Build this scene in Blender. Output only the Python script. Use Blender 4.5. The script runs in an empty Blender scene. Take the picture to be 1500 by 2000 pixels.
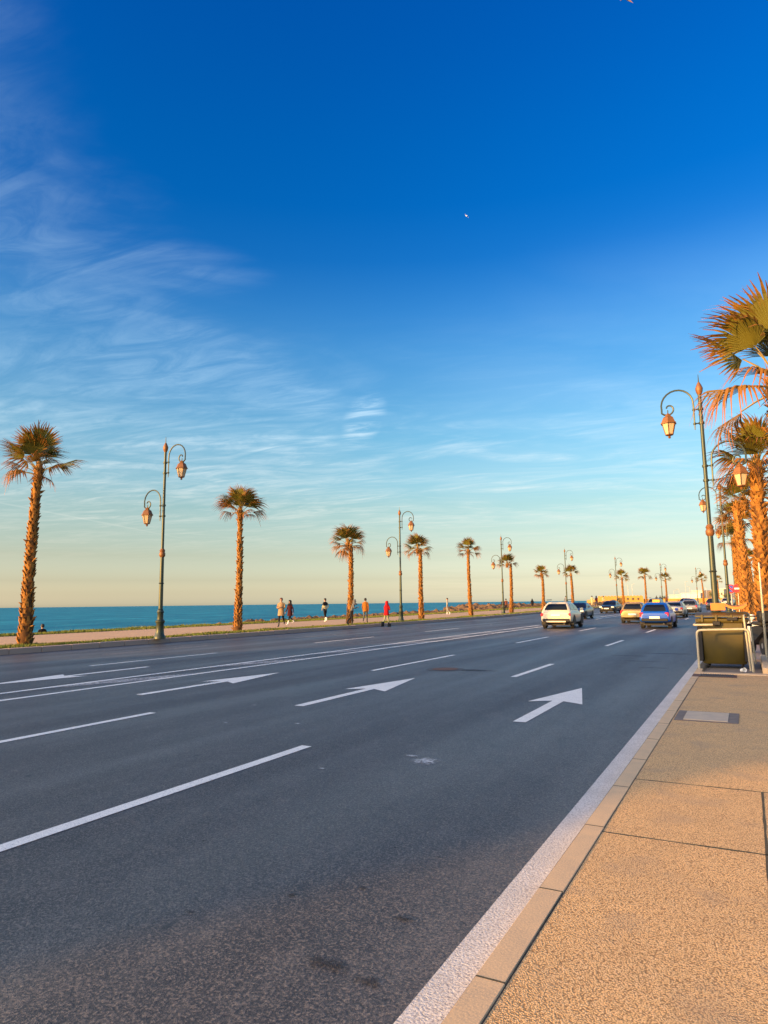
import bpy, bmesh, math, random
import numpy as np
from mathutils import Vector, Matrix

random.seed(7)
RNG = np.random.default_rng(11)
SC = bpy.context.scene
COL = SC.collection
R = math.radians
PI = math.pi

# ------------------------------------------------------------------ camera
CAM_H = 1.45
YAW, PITCH, ROLL = R(-27.99), R(7.68), math.atan(.0122)
_r = Vector((math.cos(YAW), -math.sin(YAW), 0)); _f = Vector((math.sin(YAW), math.cos(YAW), 0)); _u = Vector((0, 0, 1))
_fw = _f*math.cos(PITCH) + _u*math.sin(PITCH); _up = _u*math.cos(PITCH) - _f*math.sin(PITCH)
_cx = _r*math.cos(ROLL) - _up*math.sin(ROLL); _cy = _r*math.sin(ROLL) + _up*math.cos(ROLL)
cam = bpy.data.cameras.new('camera'); camo = bpy.data.objects.new('camera', cam); COL.objects.link(camo)
camo.matrix_world = Matrix(((_cx.x, _cy.x, -_fw.x, 0), (_cx.y, _cy.y, -_fw.y, 0), (_cx.z, _cy.z, -_fw.z, CAM_H), (0, 0, 0, 1)))
cam.sensor_fit = 'HORIZONTAL'; cam.sensor_width = 36.0; cam.lens = 1320/1500*36
cam.clip_start = .1; cam.clip_end = 60000
SC.camera = camo

# ------------------------------------------------------------------ sky, sun, exposure
SUN_EL, SUN_AZ = 9.0, 210.0            # azimuth clockwise from +Y (the road's direction)
def srgb(r, g, b):
    return tuple(((c/255)/12.92 if c <= 10 else (((c/255)+.055)/1.055)**2.4) for c in (r, g, b))
world = bpy.data.worlds.new('World'); SC.world = world; world.use_nodes = True
def make_sky():
    nt = world.node_tree; N = nt.nodes; Lk = nt.links.new
    bg = N['Background']
    def math_(op, a, b=None, c=None, clamp=False):
        n = N.new('ShaderNodeMath'); n.operation = op; n.use_clamp = clamp
        for i, x in enumerate((a, b, c)):
            if x is None: continue
            if isinstance(x, (int, float)): n.inputs[i].default_value = x
            else: Lk(x, n.inputs[i])
        return n.outputs[0]
    def sstep(x, a, b):
        n = N.new('ShaderNodeMapRange'); n.interpolation_type = 'SMOOTHSTEP'; Lk(x, n.inputs[0])
        n.inputs[1].default_value = a; n.inputs[2].default_value = b; return n.outputs[0]
    sky = N.new('ShaderNodeTexSky'); sky.sky_type = 'NISHITA'; sky.sun_disc = False
    sky.sun_elevation = R(SUN_EL); sky.sun_rotation = R(SUN_AZ); sky.air_density = 1.0; sky.dust_density = 2.0; sky.ozone_density = 3.0
    tc = N.new('ShaderNodeTexCoord'); sep = N.new('ShaderNodeSeparateXYZ'); Lk(tc.outputs['Generated'], sep.inputs[0])
    x, y, z = sep.outputs
    # grade by elevation: the clear evening air, deep blue above and pale straw at the horizon
    ramp = N.new('ShaderNodeValToRGB'); Lk(z, ramp.inputs[0]); cr = ramp.color_ramp
    GR = GRADE
    while len(cr.elements) < len(GR): cr.elements.new(.5)
    for e, (p, c) in zip(cr.elements, GR):
        e.position = p; e.color = (c[0]/10, c[1]/10, c[2]/10, 1)
    mul = N.new('ShaderNodeVectorMath'); mul.operation = 'MULTIPLY'; Lk(sky.outputs[0], mul.inputs[0]); Lk(ramp.outputs[0], mul.inputs[1])
    sc8 = N.new('ShaderNodeVectorMath'); sc8.operation = 'SCALE'; Lk(mul.outputs[0], sc8.inputs[0]); sc8.inputs[3].default_value = 10
    mn = N.new('ShaderNodeVectorMath'); mn.operation = 'MINIMUM'; Lk(sc8.outputs[0], mn.inputs[0]); mn.inputs[1].default_value = (30, 26, 22)
    # added boost towards the sun, out of view: bright warm sky that lifts shade
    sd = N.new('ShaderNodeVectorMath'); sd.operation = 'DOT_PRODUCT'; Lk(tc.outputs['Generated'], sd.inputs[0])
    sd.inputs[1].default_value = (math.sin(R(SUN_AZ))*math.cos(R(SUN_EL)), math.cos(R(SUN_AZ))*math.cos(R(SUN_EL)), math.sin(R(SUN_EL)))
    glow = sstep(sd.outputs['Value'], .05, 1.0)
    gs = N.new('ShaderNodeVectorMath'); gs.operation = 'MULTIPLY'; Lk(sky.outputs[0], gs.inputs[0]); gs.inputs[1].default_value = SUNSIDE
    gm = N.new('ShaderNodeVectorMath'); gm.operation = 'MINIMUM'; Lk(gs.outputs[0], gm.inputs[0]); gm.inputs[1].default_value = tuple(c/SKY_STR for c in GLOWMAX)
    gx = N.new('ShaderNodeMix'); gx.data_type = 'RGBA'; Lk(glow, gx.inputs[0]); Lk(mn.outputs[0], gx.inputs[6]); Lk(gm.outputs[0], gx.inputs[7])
    # cirrus on a plane overhead
    zc = math_('ADD', math_('MAXIMUM', z, .0), .035)
    q1 = math_('DIVIDE', math_('ADD', math_('MULTIPLY', x, _r.x), math_('MULTIPLY', y, _r.y)), zc)
    q2 = math_('DIVIDE', math_('ADD', math_('MULTIPLY', x, _f.x), math_('MULTIPLY', y, _f.y)), zc)
    def noise(sx, sy, rot, detail, rough, dist, off=0):
        a, b = math.cos(rot), math.sin(rot)
        u = math_('ADD', math_('MULTIPLY', q1, a*sx), math_('MULTIPLY', q2, b*sx))
        v = math_('ADD', math_('MULTIPLY', q1, -b*sy), math_('MULTIPLY', q2, a*sy))
        cb = N.new('ShaderNodeCombineXYZ'); Lk(u, cb.inputs[0]); Lk(v, cb.inputs[1]); cb.inputs[2].default_value = off
        n = N.new('ShaderNodeTexNoise'); Lk(cb.outputs[0], n.inputs['Vector']); n.inputs['Scale'].default_value = 1
        n.inputs['Detail'].default_value = detail; n.inputs['Roughness'].default_value = rough; n.inputs['Distortion'].default_value = dist
        return n.outputs[0]
    nb = noise(.9, 1.7, .25, 6, .55, .5, 3.1)          # big shapes
    nf = noise(2.2, 5.6, -.42, 10, .66, 1.5, 7.7)         # combed fibres
    ng = noise(.9, 1.9, -.16, 8, .62, 1.6, 1.3)        # lower banks
    edge = math_('SUBTRACT', math_('ADD', math_('MULTIPLY', q2, .19), -.72), q1)
    edge = math_('ADD', edge, math_('MULTIPLY', math_('SUBTRACT', nb, .5), .75))
    plume = sstep(edge, -.04, .28)
    plume = math_('MULTIPLY', math_('MULTIPLY', plume, sstep(z, .05, .20)), sstep(nb, .28, .62))
    fib = sstep(nf, .30, .75)
    pl = math_('MULTIPLY', plume, math_('ADD', math_('MULTIPLY', fib, .14), .035))
    veil = math_('MULTIPLY', math_('MULTIPLY', sstep(q2, 1.9, 3.9), sstep(z, .04, .16)), sstep(ng, .37, .72))
    vl = math_('MULTIPLY', veil, math_('ADD', math_('MULTIPLY', fib, .30), .11))
    # one bright wisp and an old contrail
    w1 = math_('MULTIPLY', math_('SUBTRACT', q1, -.10), 9.0); w2 = math_('MULTIPLY', math_('SUBTRACT', q2, 3.25), 2.6)
    w2 = math_('ADD', w2, math_('MULTIPLY', w1, .55))
    wisp = math_('MULTIPLY', sstep(math_('ADD', math_('MULTIPLY', w1, w1), math_('MULTIPLY', w2, w2)), 1.4, .0), math_('MULTIPLY', sstep(nf, .35, .70), .5))
    c1 = math_('ABSOLUTE', math_('SUBTRACT', math_('SUBTRACT', q2, 5.0), math_('MULTIPLY', math_('ADD', q1, 2.95), 3.2)))
    trail = math_('MULTIPLY', math_('MULTIPLY', sstep(c1, .16, .0), .10), sstep(q1, -2.0, -2.6))
    hz = math_('MULTIPLY', math_('MULTIPLY', sstep(math_('ADD', q2, math_('MULTIPLY', q1, .45)), 1.75, 2.5), sstep(q1, .0, .7)), math_('MULTIPLY', sstep(nb, .2, .7), .08))
    amt = math_('ADD', math_('ADD', math_('ADD', math_('ADD', pl, vl), hz), wisp), trail, clamp=True)
    cl = N.new('ShaderNodeValToRGB'); Lk(z, cl.inputs[0])
    cl.color_ramp.elements[0].position = .02; cl.color_ramp.elements[0].color = (*srgb(246, 224, 196), 1)
    cl.color_ramp.elements[1].position = .30; cl.color_ramp.elements[1].color = (*srgb(198, 226, 242), 1)
    cs = N.new('ShaderNodeVectorMath'); cs.operation = 'SCALE'; Lk(cl.outputs[0], cs.inputs[0]); cs.inputs[3].default_value = .80/SKY_STR
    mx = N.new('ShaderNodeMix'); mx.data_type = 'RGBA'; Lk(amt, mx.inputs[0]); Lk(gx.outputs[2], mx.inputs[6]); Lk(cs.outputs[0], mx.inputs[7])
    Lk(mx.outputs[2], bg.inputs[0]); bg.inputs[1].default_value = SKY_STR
SKY_STR = .087
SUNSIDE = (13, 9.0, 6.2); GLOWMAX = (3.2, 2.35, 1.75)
# (sin elevation, multiplier per channel)
GRADE = [(0.0035, (8.2, 7.4, 7.3)), (.0175, (5.3, 4.75, 4.75)), (.0349, (3.5, 3.05, 3.0)), (.0698, (2.6, 2.12, 1.82)), (.1045, (2.3, 1.98, 1.62)), (.1392, (2.0, 1.92, 1.56)),
         (.1736, (1.77, 1.95, 1.70)), (.2419, (1.31, 1.86, 1.81)), (.309, (.92, 1.64, 1.87)), (.3584, (.656, 1.51, 1.92)), (.4067, (.38, 1.29, 1.91)), (.4695, (.10, 1.01, 1.84)),
         (.53, (.015, .917, 1.84)), (.588, (.004, .897, 1.875)), (.669, (.004, .84, 1.915)), (.719, (.004, .81, 1.935)), (1.0, (.004, .80, 2.0))]
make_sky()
sun = bpy.data.lights.new('sun', 'SUN'); sun.energy = 5.0; sun.angle = R(.53); sun.color = (1.0, .54, .14)
suno = bpy.data.objects.new('sun', sun); COL.objects.link(suno)
_sd = Vector((math.sin(R(SUN_AZ))*math.cos(R(SUN_EL)), math.cos(R(SUN_AZ))*math.cos(R(SUN_EL)), math.sin(R(SUN_EL))))
suno.rotation_euler = _sd.to_track_quat('Z', 'Y').to_euler(); suno.location = (-40, -70, 30)
SC.view_settings.view_transform = 'Standard'; SC.view_settings.look = 'None'; SC.view_settings.exposure = 0.85; SC.view_settings.gamma = 1
SC.view_settings.use_curve_mapping = False

# ------------------------------------------------------------------ helpers
def cxo(Y):                      # the road bends to the right far ahead
    if Y < 60: return 0.0
    if Y < 320: return .00094*(Y-60)**2
    return .00094*260**2 + (Y-320)*2*.00094*260
def hd(Y):                       # heading of the bend (rotation about z)
    return -math.atan(2*.00094*max(0, min(Y, 320)-60))
def zz(Y):
    t = min(1, max(0, (Y-50)/80)); return .42*t*t*(3-2*t)
def at(px, py, Y):               # a point Y metres up the road in the direction of a photo pixel
    d = _cx*((px-750)/1320) + _cy*((1000-py)/1320) + _fw
    t = Y/d.y; return Vector((d.x*t, Y, CAM_H+d.z*t))
RZ = -.10                        # road surface
PZ = .09                         # promenade surface

class MB:
    def __init__(s): s.v = []; s.f = []; s.m = []; s.mi = 0
    def add(s, vs, fs):
        o = len(s.v); s.v += [tuple(p) for p in vs]; s.f += [tuple(i+o for i in f) for f in fs]; s.m += [s.mi]*len(fs); return s
    def mat(s, i): s.mi = i; return s
    def box(s, x0, x1, y0, y1, z0, z1):
        return s.add([(x0,y0,z0),(x1,y0,z0),(x1,y1,z0),(x0,y1,z0),(x0,y0,z1),(x1,y0,z1),(x1,y1,z1),(x0,y1,z1)],
                     [(0,3,2,1),(4,5,6,7),(0,1,5,4),(1,2,6,5),(2,3,7,6),(3,0,4,7)])
    def bbox(s, x0, x1, y0, y1, z0, z1, b):          # box with chamfered edges
        lv = []
        for (ix, iy, iz) in ((1,1,0),(0,0,0)):
            pass
        bm = bmesh.new(); bmesh.ops.create_cube(bm, size=1)
        for v in bm.verts: v.co = Vector(((x0+x1)/2+v.co.x*(x1-x0), (y0+y1)/2+v.co.y*(y1-y0), (z0+z1)/2+v.co.z*(z1-z0)))
        bmesh.ops.bevel(bm, geom=bm.edges[:], offset=b, segments=1, affect='EDGES')
        bm.verts.index_update(); s.add([v.co[:] for v in bm.verts], [[v.index for v in f.verts] for f in bm.faces]); bm.free(); return s
    def tube(s, pts, rad, n=8, cap=True):
        pts = [Vector(p) for p in pts]; k = len(pts)
        if not hasattr(rad, '__len__'): rad = [rad]*k
        vs = []; ref = None
        for i in range(k):
            t = (pts[min(i+1, k-1)]-pts[max(i-1, 0)]).normalized()
            if ref is None: ref = Vector((1,0,0)) if abs(t.x) < .8 else Vector((0,1,0))
            b = t.cross(ref).normalized(); a = b.cross(t).normalized(); ref = a
            for j in range(n):
                an = 2*PI*j/n; vs.append(pts[i]+(a*math.cos(an)+b*math.sin(an))*rad[i])
        fs = [(i*n+j, i*n+(j+1) % n, (i+1)*n+(j+1) % n, (i+1)*n+j) for i in range(k-1) for j in range(n)]
        if cap: fs += [tuple(range(n))[::-1], tuple(range((k-1)*n, k*n))]
        return s.add(vs, fs)
    def lathe(s, prof, n=12, c=(0,0,0), rot=0.0, cap=True):
        vs = []; k = len(prof)
        for r, z in prof:
            for j in range(n):
                an = rot+2*PI*j/n; vs.append((c[0]+r*math.cos(an), c[1]+r*math.sin(an), c[2]+z))
        fs = [(i*n+j, i*n+(j+1) % n, (i+1)*n+(j+1) % n, (i+1)*n+j) for i in range(k-1) for j in range(n)]
        if cap: fs += [tuple(range(n))[::-1], tuple(range((k-1)*n, k*n))]
        return s.add(vs, fs)
    def prism(s, poly, h0, h1, axis='z'):
        n = len(poly)
        def P(a, b, h): return (a, b, h) if axis == 'z' else ((h, a, b) if axis == 'x' else (a, h, b))
        vs = [P(a, b, h0) for a, b in poly]+[P(a, b, h1) for a, b in poly]
        return s.add(vs, [tuple(range(n))[::-1], tuple(range(n, 2*n))]+[(i, (i+1) % n, n+(i+1) % n, n+i) for i in range(n)])
    def loft(s, rings, close=True, cap=True):
        n = len(rings[0]); k = len(rings); vs = [p for r in rings for p in r]
        m = n if close else n-1
        fs = [(i*n+j, i*n+(j+1) % n, (i+1)*n+(j+1) % n, (i+1)*n+j) for i in range(k-1) for j in range(m)]
        if cap: fs += [tuple(range(n))[::-1], tuple(range((k-1)*n, k*n))]
        return s.add(vs, fs)
    def ball(s, c, r, n=10, m=6):
        if not hasattr(r, '__len__'): r = (r, r, r)
        rings = [[(c[0]+r[0]*math.sin(PI*i/m)*math.cos(2*PI*j/n), c[1]+r[1]*math.sin(PI*i/m)*math.sin(2*PI*j/n), c[2]+r[2]*math.cos(PI*i/m)) for j in range(n)] for i in range(1, m)]
        o = len(s.v); s.loft(rings[::-1], cap=True); return s
    def mesh(s, name, mats, smooth=40):
        me = bpy.data.meshes.new(name); me.from_pydata(s.v, [], s.f)
        bm = bmesh.new(); bm.from_mesh(me); bmesh.ops.recalc_face_normals(bm, faces=bm.faces[:]); bm.to_mesh(me); bm.free()
        for m in (mats if isinstance(mats, (list, tuple)) else [mats]): me.materials.append(m)
        if len(me.materials) > 1: me.polygons.foreach_set('material_index', s.m)
        if smooth:
            me.polygons.foreach_set('use_smooth', [True]*len(me.polygons)); me.set_sharp_from_angle(angle=R(smooth))
        me.update(); return me
    def build(s, name, mats, parent=None, smooth=40, loc=None, rz=0):
        return link(name, s.mesh(name, mats, smooth), parent, loc, rz)

def link(name, me, parent=None, loc=None, rz=0):
    o = bpy.data.objects.new(name, me); COL.objects.link(o); o.parent = parent
    if loc is not None: o.location = loc
    if rz: o.rotation_euler = (0, 0, rz)
    return o
def thing(name, label, cat, loc=(0,0,0), rz=0, group=None):
    o = bpy.data.objects.new(name, None); COL.objects.link(o); o.location = loc; o.rotation_euler = (0, 0, rz); o.empty_display_size = .2
    return tag(o, label, cat, group)
def tag(o, label=None, cat=None, group=None, kind=None):
    for k, v in (('label', label), ('category', cat), ('group', group), ('kind', kind)):
        if v: o[k] = v
    return o
def struct(o): o['kind'] = 'structure'; return o
def copy_tree(o, parent=None):
    c = o.copy(); COL.objects.link(c); c.parent = parent
    for ch in KIDS.get(o.name, []) : copy_tree(ch, c)
    return c
KIDS = {}
def index_kids():
    KIDS.clear()
    for o in bpy.data.objects:
        if o.parent: KIDS.setdefault(o.parent.name, []).append(o)

# ------------------------------------------------------------------ materials
def M(name, base, rough=.6, metal=0.0, var=None, vscale=3.0, stretch=(1,1,1), bump=None, bscale=40.0, bdist=.01, spec=.5, detail=5, coords='Object',
      speck=None, sscale=200.0, trans=0.0, coat=0.0, rvar=0.0):
    m = bpy.data.materials.new(name); m.use_nodes = True; nt = m.node_tree; N = nt.nodes; Lk = nt.links.new
    p = N['Principled BSDF']; p.inputs['Roughness'].default_value = rough; p.inputs['Metallic'].default_value = metal
    p.inputs['Specular IOR Level'].default_value = spec; p.inputs['Base Color'].default_value = (*base, 1)
    if trans: p.inputs['Transmission Weight'].default_value = trans
    if coat: p.inputs['Coat Weight'].default_value = coat; p.inputs['Coat Roughness'].default_value = .08
    tc = N.new('ShaderNodeTexCoord'); mp = N.new('ShaderNodeMapping'); Lk(tc.outputs[coords], mp.inputs[0]); mp.inputs['Scale'].default_value = stretch
    col = None
    if var:
        n = N.new('ShaderNodeTexNoise'); Lk(mp.outputs[0], n.inputs['Vector']); n.inputs['Scale'].default_value = vscale; n.inputs['Detail'].default_value = detail
        mx = N.new('ShaderNodeMix'); mx.data_type = 'RGBA'; mr = N.new('ShaderNodeMapRange'); Lk(n.outputs[0], mr.inputs[0]); mr.inputs[1].default_value = .3; mr.inputs[2].default_value = .7
        Lk(mr.outputs[0], mx.inputs[0]); mx.inputs[6].default_value = (*base, 1); mx.inputs[7].default_value = (*var, 1); col = mx.outputs[2]
        if rvar:
            rr = N.new('ShaderNodeMapRange'); Lk(n.outputs[0], rr.inputs[0]); rr.inputs[1].default_value = .3; rr.inputs[2].default_value = .7
            rr.inputs[3].default_value = rough-rvar; rr.inputs[4].default_value = rough+rvar; Lk(rr.outputs[0], p.inputs['Roughness'])
    if speck:
        n2 = N.new('ShaderNodeTexNoise'); Lk(tc.outputs[coords], n2.inputs['Vector']); n2.inputs['Scale'].default_value = sscale; n2.inputs['Detail'].default_value = 2
        mr = N.new('ShaderNodeMapRange'); Lk(n2.outputs[0], mr.inputs[0]); mr.inputs[1].default_value = .45; mr.inputs[2].default_value = .68
        mx = N.new('ShaderNodeMix'); mx.data_type = 'RGBA'; Lk(mr.outputs[0], mx.inputs[0])
        if col: Lk(col, mx.inputs[6])
        else: mx.inputs[6].default_value = (*base, 1)
        mx.inputs[7].default_value = (*speck, 1); col = mx.outputs[2]
    if col: Lk(col, p.inputs['Base Color'])
    if bump:
        b = N.new('ShaderNodeBump'); b.inputs['Strength'].default_value = bump; b.inputs['Distance'].default_value = bdist
        n3 = N.new('ShaderNodeTexNoise'); Lk(tc.outputs[coords], n3.inputs['Vector']); n3.inputs['Scale'].default_value = bscale; n3.inputs['Detail'].default_value = 4
        Lk(n3.outputs[0], b.inputs['Height']); Lk(b.outputs[0], p.inputs['Normal'])
    m['p'] = 1
    return m

def asphalt_mat():
    m = bpy.data.materials.new('asphalt'); m.use_nodes = True; nt = m.node_tree; N = nt.nodes; Lk = nt.links.new; p = N['Principled BSDF']
    tc = N.new('ShaderNodeTexCoord')
    def noise(scale, st=(1,1,1), detail=4, rough=.5):
        mp = N.new('ShaderNodeMapping'); Lk(tc.outputs['Object'], mp.inputs[0]); mp.inputs['Scale'].default_value = st
        n = N.new('ShaderNodeTexNoise'); Lk(mp.outputs[0], n.inputs['Vector']); n.inputs['Scale'].default_value = scale; n.inputs['Detail'].default_value = detail; n.inputs['Roughness'].default_value = rough
        return n.outputs[0]
    def mr(x, a, b, c=0, d=1):
        n = N.new('ShaderNodeMapRange'); Lk(x, n.inputs[0]); n.inputs[1].default_value = a; n.inputs[2].default_value = b; n.inputs[3].default_value = c; n.inputs[4].default_value = d; return n.outputs[0]
    def mix(f, a, b):
        n = N.new('ShaderNodeMix'); n.data_type = 'RGBA'; Lk(f, n.inputs[0])
        for i, c in ((6, a), (7, b)):
            if isinstance(c, tuple): n.inputs[i].default_value = (*c, 1)
            else: Lk(c, n.inputs[i])
        return n.outputs[2]
    track = noise(.55, (1.5, .10, 1), 4); blot = noise(.35, (1, .5, 1), 6)
    c = mix(mr(track, .36, .64), (.031, .029, .030), (.078, .072, .070))
    c = mix(mr(blot, .48, .70, 0, .7), c, (.046, .045, .047)); fine = noise(3.4, (1, .5, 1), 10, .8); c = mix(mr(fine, .52, .64, 0, .7), c, (.108, .100, .095)); c = mix(mr(fine, .47, .36, 0, .65), c, (.022, .022, .025))
    agg = noise(85, detail=3, rough=.75)
    c = mix(mr(agg, .50, .66), c, (.24, .20, .165))
    c = mix(mr(agg, .48, .34), c, (.020, .019, .020))
    # oil spots and scuffs
    spot = noise(3.2, (1, .7, 1), 3); c = mix(mr(spot, .715, .75), c, (.03, .03, .032))
    scuff = noise(5.5, (1.6, .22, 1), 5, .7); c = mix(mr(scuff, .72, .82, 0, .3), c, (.17, .17, .17))
    Lk(c, p.inputs['Base Color'])
    Lk(mr(track, .3, .7, .56, .40), p.inputs['Roughness'])
    b = N.new('ShaderNodeBump'); b.inputs['Strength'].default_value = .8; b.inputs['Distance'].default_value = .010; Lk(agg, b.inputs['Height'])
    Lk(b.outputs[0], p.inputs['Normal']); return m
def wear(m, lo=.60, hi=.70, scale=22):
    nt = m.node_tree; N = nt.nodes; Lk = nt.links.new; tc = N.new('ShaderNodeTexCoord'); n = N.new('ShaderNodeTexNoise'); n.inputs['Scale'].default_value = scale; n.inputs['Detail'].default_value = 9; n.inputs['Roughness'].default_value = .75
    Lk(tc.outputs['Object'], n.inputs['Vector']); r = N.new('ShaderNodeMapRange'); Lk(n.outputs[0], r.inputs[0]); r.inputs[1].default_value = lo; r.inputs[2].default_value = hi; r.inputs[3].default_value = 1; r.inputs[4].default_value = .12
    Lk(r.outputs[0], N['Principled BSDF'].inputs['Alpha']); return m
MAT = {}
MAT['asphalt'] = asphalt_mat()
MAT['aggregate'] = M('exposed_aggregate', (.66,.41,.205), .9, var=(.56,.36,.19), vscale=1.4, speck=(.29,.175,.09), sscale=62, bump=.9, bscale=75, bdist=.012, spec=.2)
def aggregate_mat():
    m = bpy.data.materials.new('exposed_aggregate'); m.use_nodes = True; nt = m.node_tree; N = nt.nodes; Lk = nt.links.new; p = N['Principled BSDF']
    tc = N.new('ShaderNodeTexCoord'); v = N.new('ShaderNodeTexVoronoi'); v.inputs['Scale'].default_value = 135; v.inputs['Randomness'].default_value = 1
    wn = N.new('ShaderNodeTexNoise'); wn.inputs['Scale'].default_value = 40; Lk(tc.outputs['Object'], wn.inputs['Vector'])
    ad = N.new('ShaderNodeVectorMath'); ad.operation = 'MULTIPLY_ADD'; Lk(wn.outputs['Color'], ad.inputs[0]); ad.inputs[1].default_value = (.012,)*3; Lk(tc.outputs['Object'], ad.inputs[2]); Lk(ad.outputs[0], v.inputs['Vector'])
    n = N.new('ShaderNodeTexNoise'); n.inputs['Scale'].default_value = 1.3; n.inputs['Detail'].default_value = 7; Lk(tc.outputs['Object'], n.inputs['Vector'])
    def mr(x, a, b, c=0, d=1):
        q = N.new('ShaderNodeMapRange'); Lk(x, q.inputs[0]); q.inputs[1].default_value = a; q.inputs[2].default_value = b; q.inputs[3].default_value = c; q.inputs[4].default_value = d; return q.outputs[0]
    def mix(f, a, b):
        q = N.new('ShaderNodeMix'); q.data_type = 'RGBA'; Lk(f, q.inputs[0])
        for i, c in ((6, a), (7, b)):
            if isinstance(c, tuple): q.inputs[i].default_value = (*c, 1)
            else: Lk(c, q.inputs[i])
        return q.outputs[2]
    c = mix(mr(n.outputs[0], .35, .65), (.86,.52,.225), (.74,.46,.21))
    sp = N.new('ShaderNodeSeparateColor'); Lk(v.outputs['Color'], sp.inputs[0])
    c = mix(mr(sp.outputs[0], .55, 1.0, 0, .6), c, (.90,.64,.36)); c = mix(mr(sp.outputs[1], .75, 1.0, 0, .6), c, (.46,.28,.13))
    c = mix(mr(v.outputs['Distance'], .40, .75), c, (.34,.20,.09))
    st = N.new('ShaderNodeTexNoise'); st.inputs['Scale'].default_value = 2.4; st.inputs['Detail'].default_value = 8; Lk(tc.outputs['Object'], st.inputs['Vector'])
    c = mix(mr(st.outputs[0], .54, .72, 0, .55), c, (.40,.28,.17))
    Lk(c, p.inputs['Base Color']); p.inputs['Roughness'].default_value = .9; p.inputs['Specular IOR Level'].default_value = .2
    b = N.new('ShaderNodeBump'); b.inputs['Strength'].default_value = .55; b.inputs['Distance'].default_value = .0065; b.invert = True; Lk(v.outputs['Distance'], b.inputs['Height']); Lk(b.outputs[0], p.inputs['Normal'])
    return m
MAT['aggregate'] = aggregate_mat()
MAT['joint'] = M('joint_dirt', (.15,.11,.075), .95, var=(.07,.06,.04), vscale=8, bump=.4, bscale=90)
MAT['kerb'] = M('kerb_concrete', (.66,.45,.25), .85, var=(.46,.34,.22), vscale=4.5, speck=(.72,.49,.27), sscale=140, bump=.3, bscale=70, bdist=.005, spec=.25)
MAT['white_paint'] = M('worn_white_paint', (.89,.86,.78), .75, var=(.79,.76,.69), vscale=4, speck=(.55,.54,.53), sscale=130, bump=.45, bscale=140, bdist=.004, spec=.3)
MAT['faded_paint'] = M('faded_white_paint', (.56,.55,.53), .75, var=(.34,.33,.33), vscale=5, speck=(.13,.13,.135), sscale=110, bump=.4, bscale=140, bdist=.004, spec=.3)
wear(MAT['white_paint']); wear(MAT['faded_paint'], .46, .64, 14)
MAT['paving'] = M('promenade_paving', (.66,.41,.21), .85, var=(.56,.36,.19), vscale=.8, speck=(.40,.27,.20), sscale=18, bump=.2, bscale=30, bdist=.004, spec=.2)
MAT['soil'] = M('ground_soil', (.26,.19,.12), .95, var=(.20,.16,.10), vscale=.2, bump=.5, bscale=2, bdist=.05, spec=.1)
MAT['turf'] = M('turf', (.085,.12,.022), .95, var=(.13,.14,.03), vscale=2, bump=.8, bscale=30, bdist=.03, spec=.1)
MAT['blade'] = M('grass_blade', (.11,.16,.025), .8, var=(.20,.19,.04), vscale=1.2, spec=.2)
MAT['rock'] = M('shore_rock', (.20,.12,.06), .95, var=(.09,.06,.04), vscale=.9, bump=.7, bscale=6, bdist=.05, spec=.15)
MAT['trunk'] = M('palm_trunk', (.15,.070,.026), .95, var=(.09,.045,.02), vscale=6, bump=.6, bscale=30, bdist=.02, spec=.1)
MAT['boot'] = M('palm_leaf_base', (.46,.215,.05), .9, var=(.20,.09,.026), vscale=5, spec=.15)
MAT['petiole'] = M('palm_petiole', (.34,.22,.07), .7, var=(.22,.18,.05), vscale=5, spec=.3)
MAT['lamp_green'] = M('lamp_green_paint', (.035,.055,.038), .42, .25, var=(.048,.052,.03), vscale=6, spec=.5)
MAT['lamp_copper'] = M('lamp_copper_paint', (.26,.10,.022), .5, .2, var=(.19,.08,.022), vscale=8, spec=.5)
MAT['pane'] = M('frosted_pane', (.58,.43,.25), .35, spec=.5)
MAT['steel'] = M('galvanised_steel', (.50,.49,.46), .45, .35, var=(.42,.40,.36), vscale=9, spec=.5)
MAT['pale_rail'] = M('cream_rail_paint', (.44,.40,.29), .5, .1, var=(.34,.30,.21), vscale=7, spec=.5)
MAT['rust'] = M('rusty_iron', (.16,.075,.045), .85, var=(.10,.06,.045), vscale=14, bump=.3, bscale=70)
MAT['iron'] = M('cast_iron', (.07,.068,.068), .7, .2, var=(.10,.095,.09), vscale=12, bump=.3, bscale=60)
MAT['bin_green'] = M('bin_plastic', (.085,.062,.006), .45, var=(.055,.042,.007), vscale=3, spec=.5)
MAT['black_rubber'] = M('black_rubber', (.015,.015,.016), .8)
MAT['black_plastic'] = M('black_plastic', (.014,.014,.016), .6, spec=.3)
MAT['card'] = M('cardboard', (.60,.22,.05), .9, var=(.50,.18,.05), vscale=6)
MAT['white_plastic'] = M('white_plastic', (.82,.82,.80), .4)
MAT['red_sign'] = M('red_sign', (.62,.015,.03), .4)
MAT['blue_sign'] = M('blue_sign', (.02,.06,.40), .4)
MAT['glass'] = M('dark_car_glass', (.008,.011,.016), .10, spec=.28)
MAT['chrome'] = M('chrome', (.7,.7,.7), .2, .9)
MAT['tyre'] = M('tyre', (.018,.018,.019), .85)
MAT['rim'] = M('alloy_rim', (.42,.42,.43), .35, .7)
MAT['tail'] = M('tail_light', (.55,.01,.015), .2, spec=.7)
MAT['head'] = M('head_light', (.75,.75,.72), .15, spec=.8)
MAT['plate'] = M('number_plate', (.75,.73,.66), .5)
MAT['fort'] = M('ochre_fort_wall', (.50,.27,.06), .9, var=(.42,.22,.05), vscale=.5, bump=.3, bscale=2, bdist=.05)
MAT['lime'] = M('lime_render', (.72,.60,.44), .9, var=(.62,.50,.36), vscale=.3)
MAT['lime2'] = M('pale_render', (.76,.70,.58), .9, var=(.68,.60,.48), vscale=.3)
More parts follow.
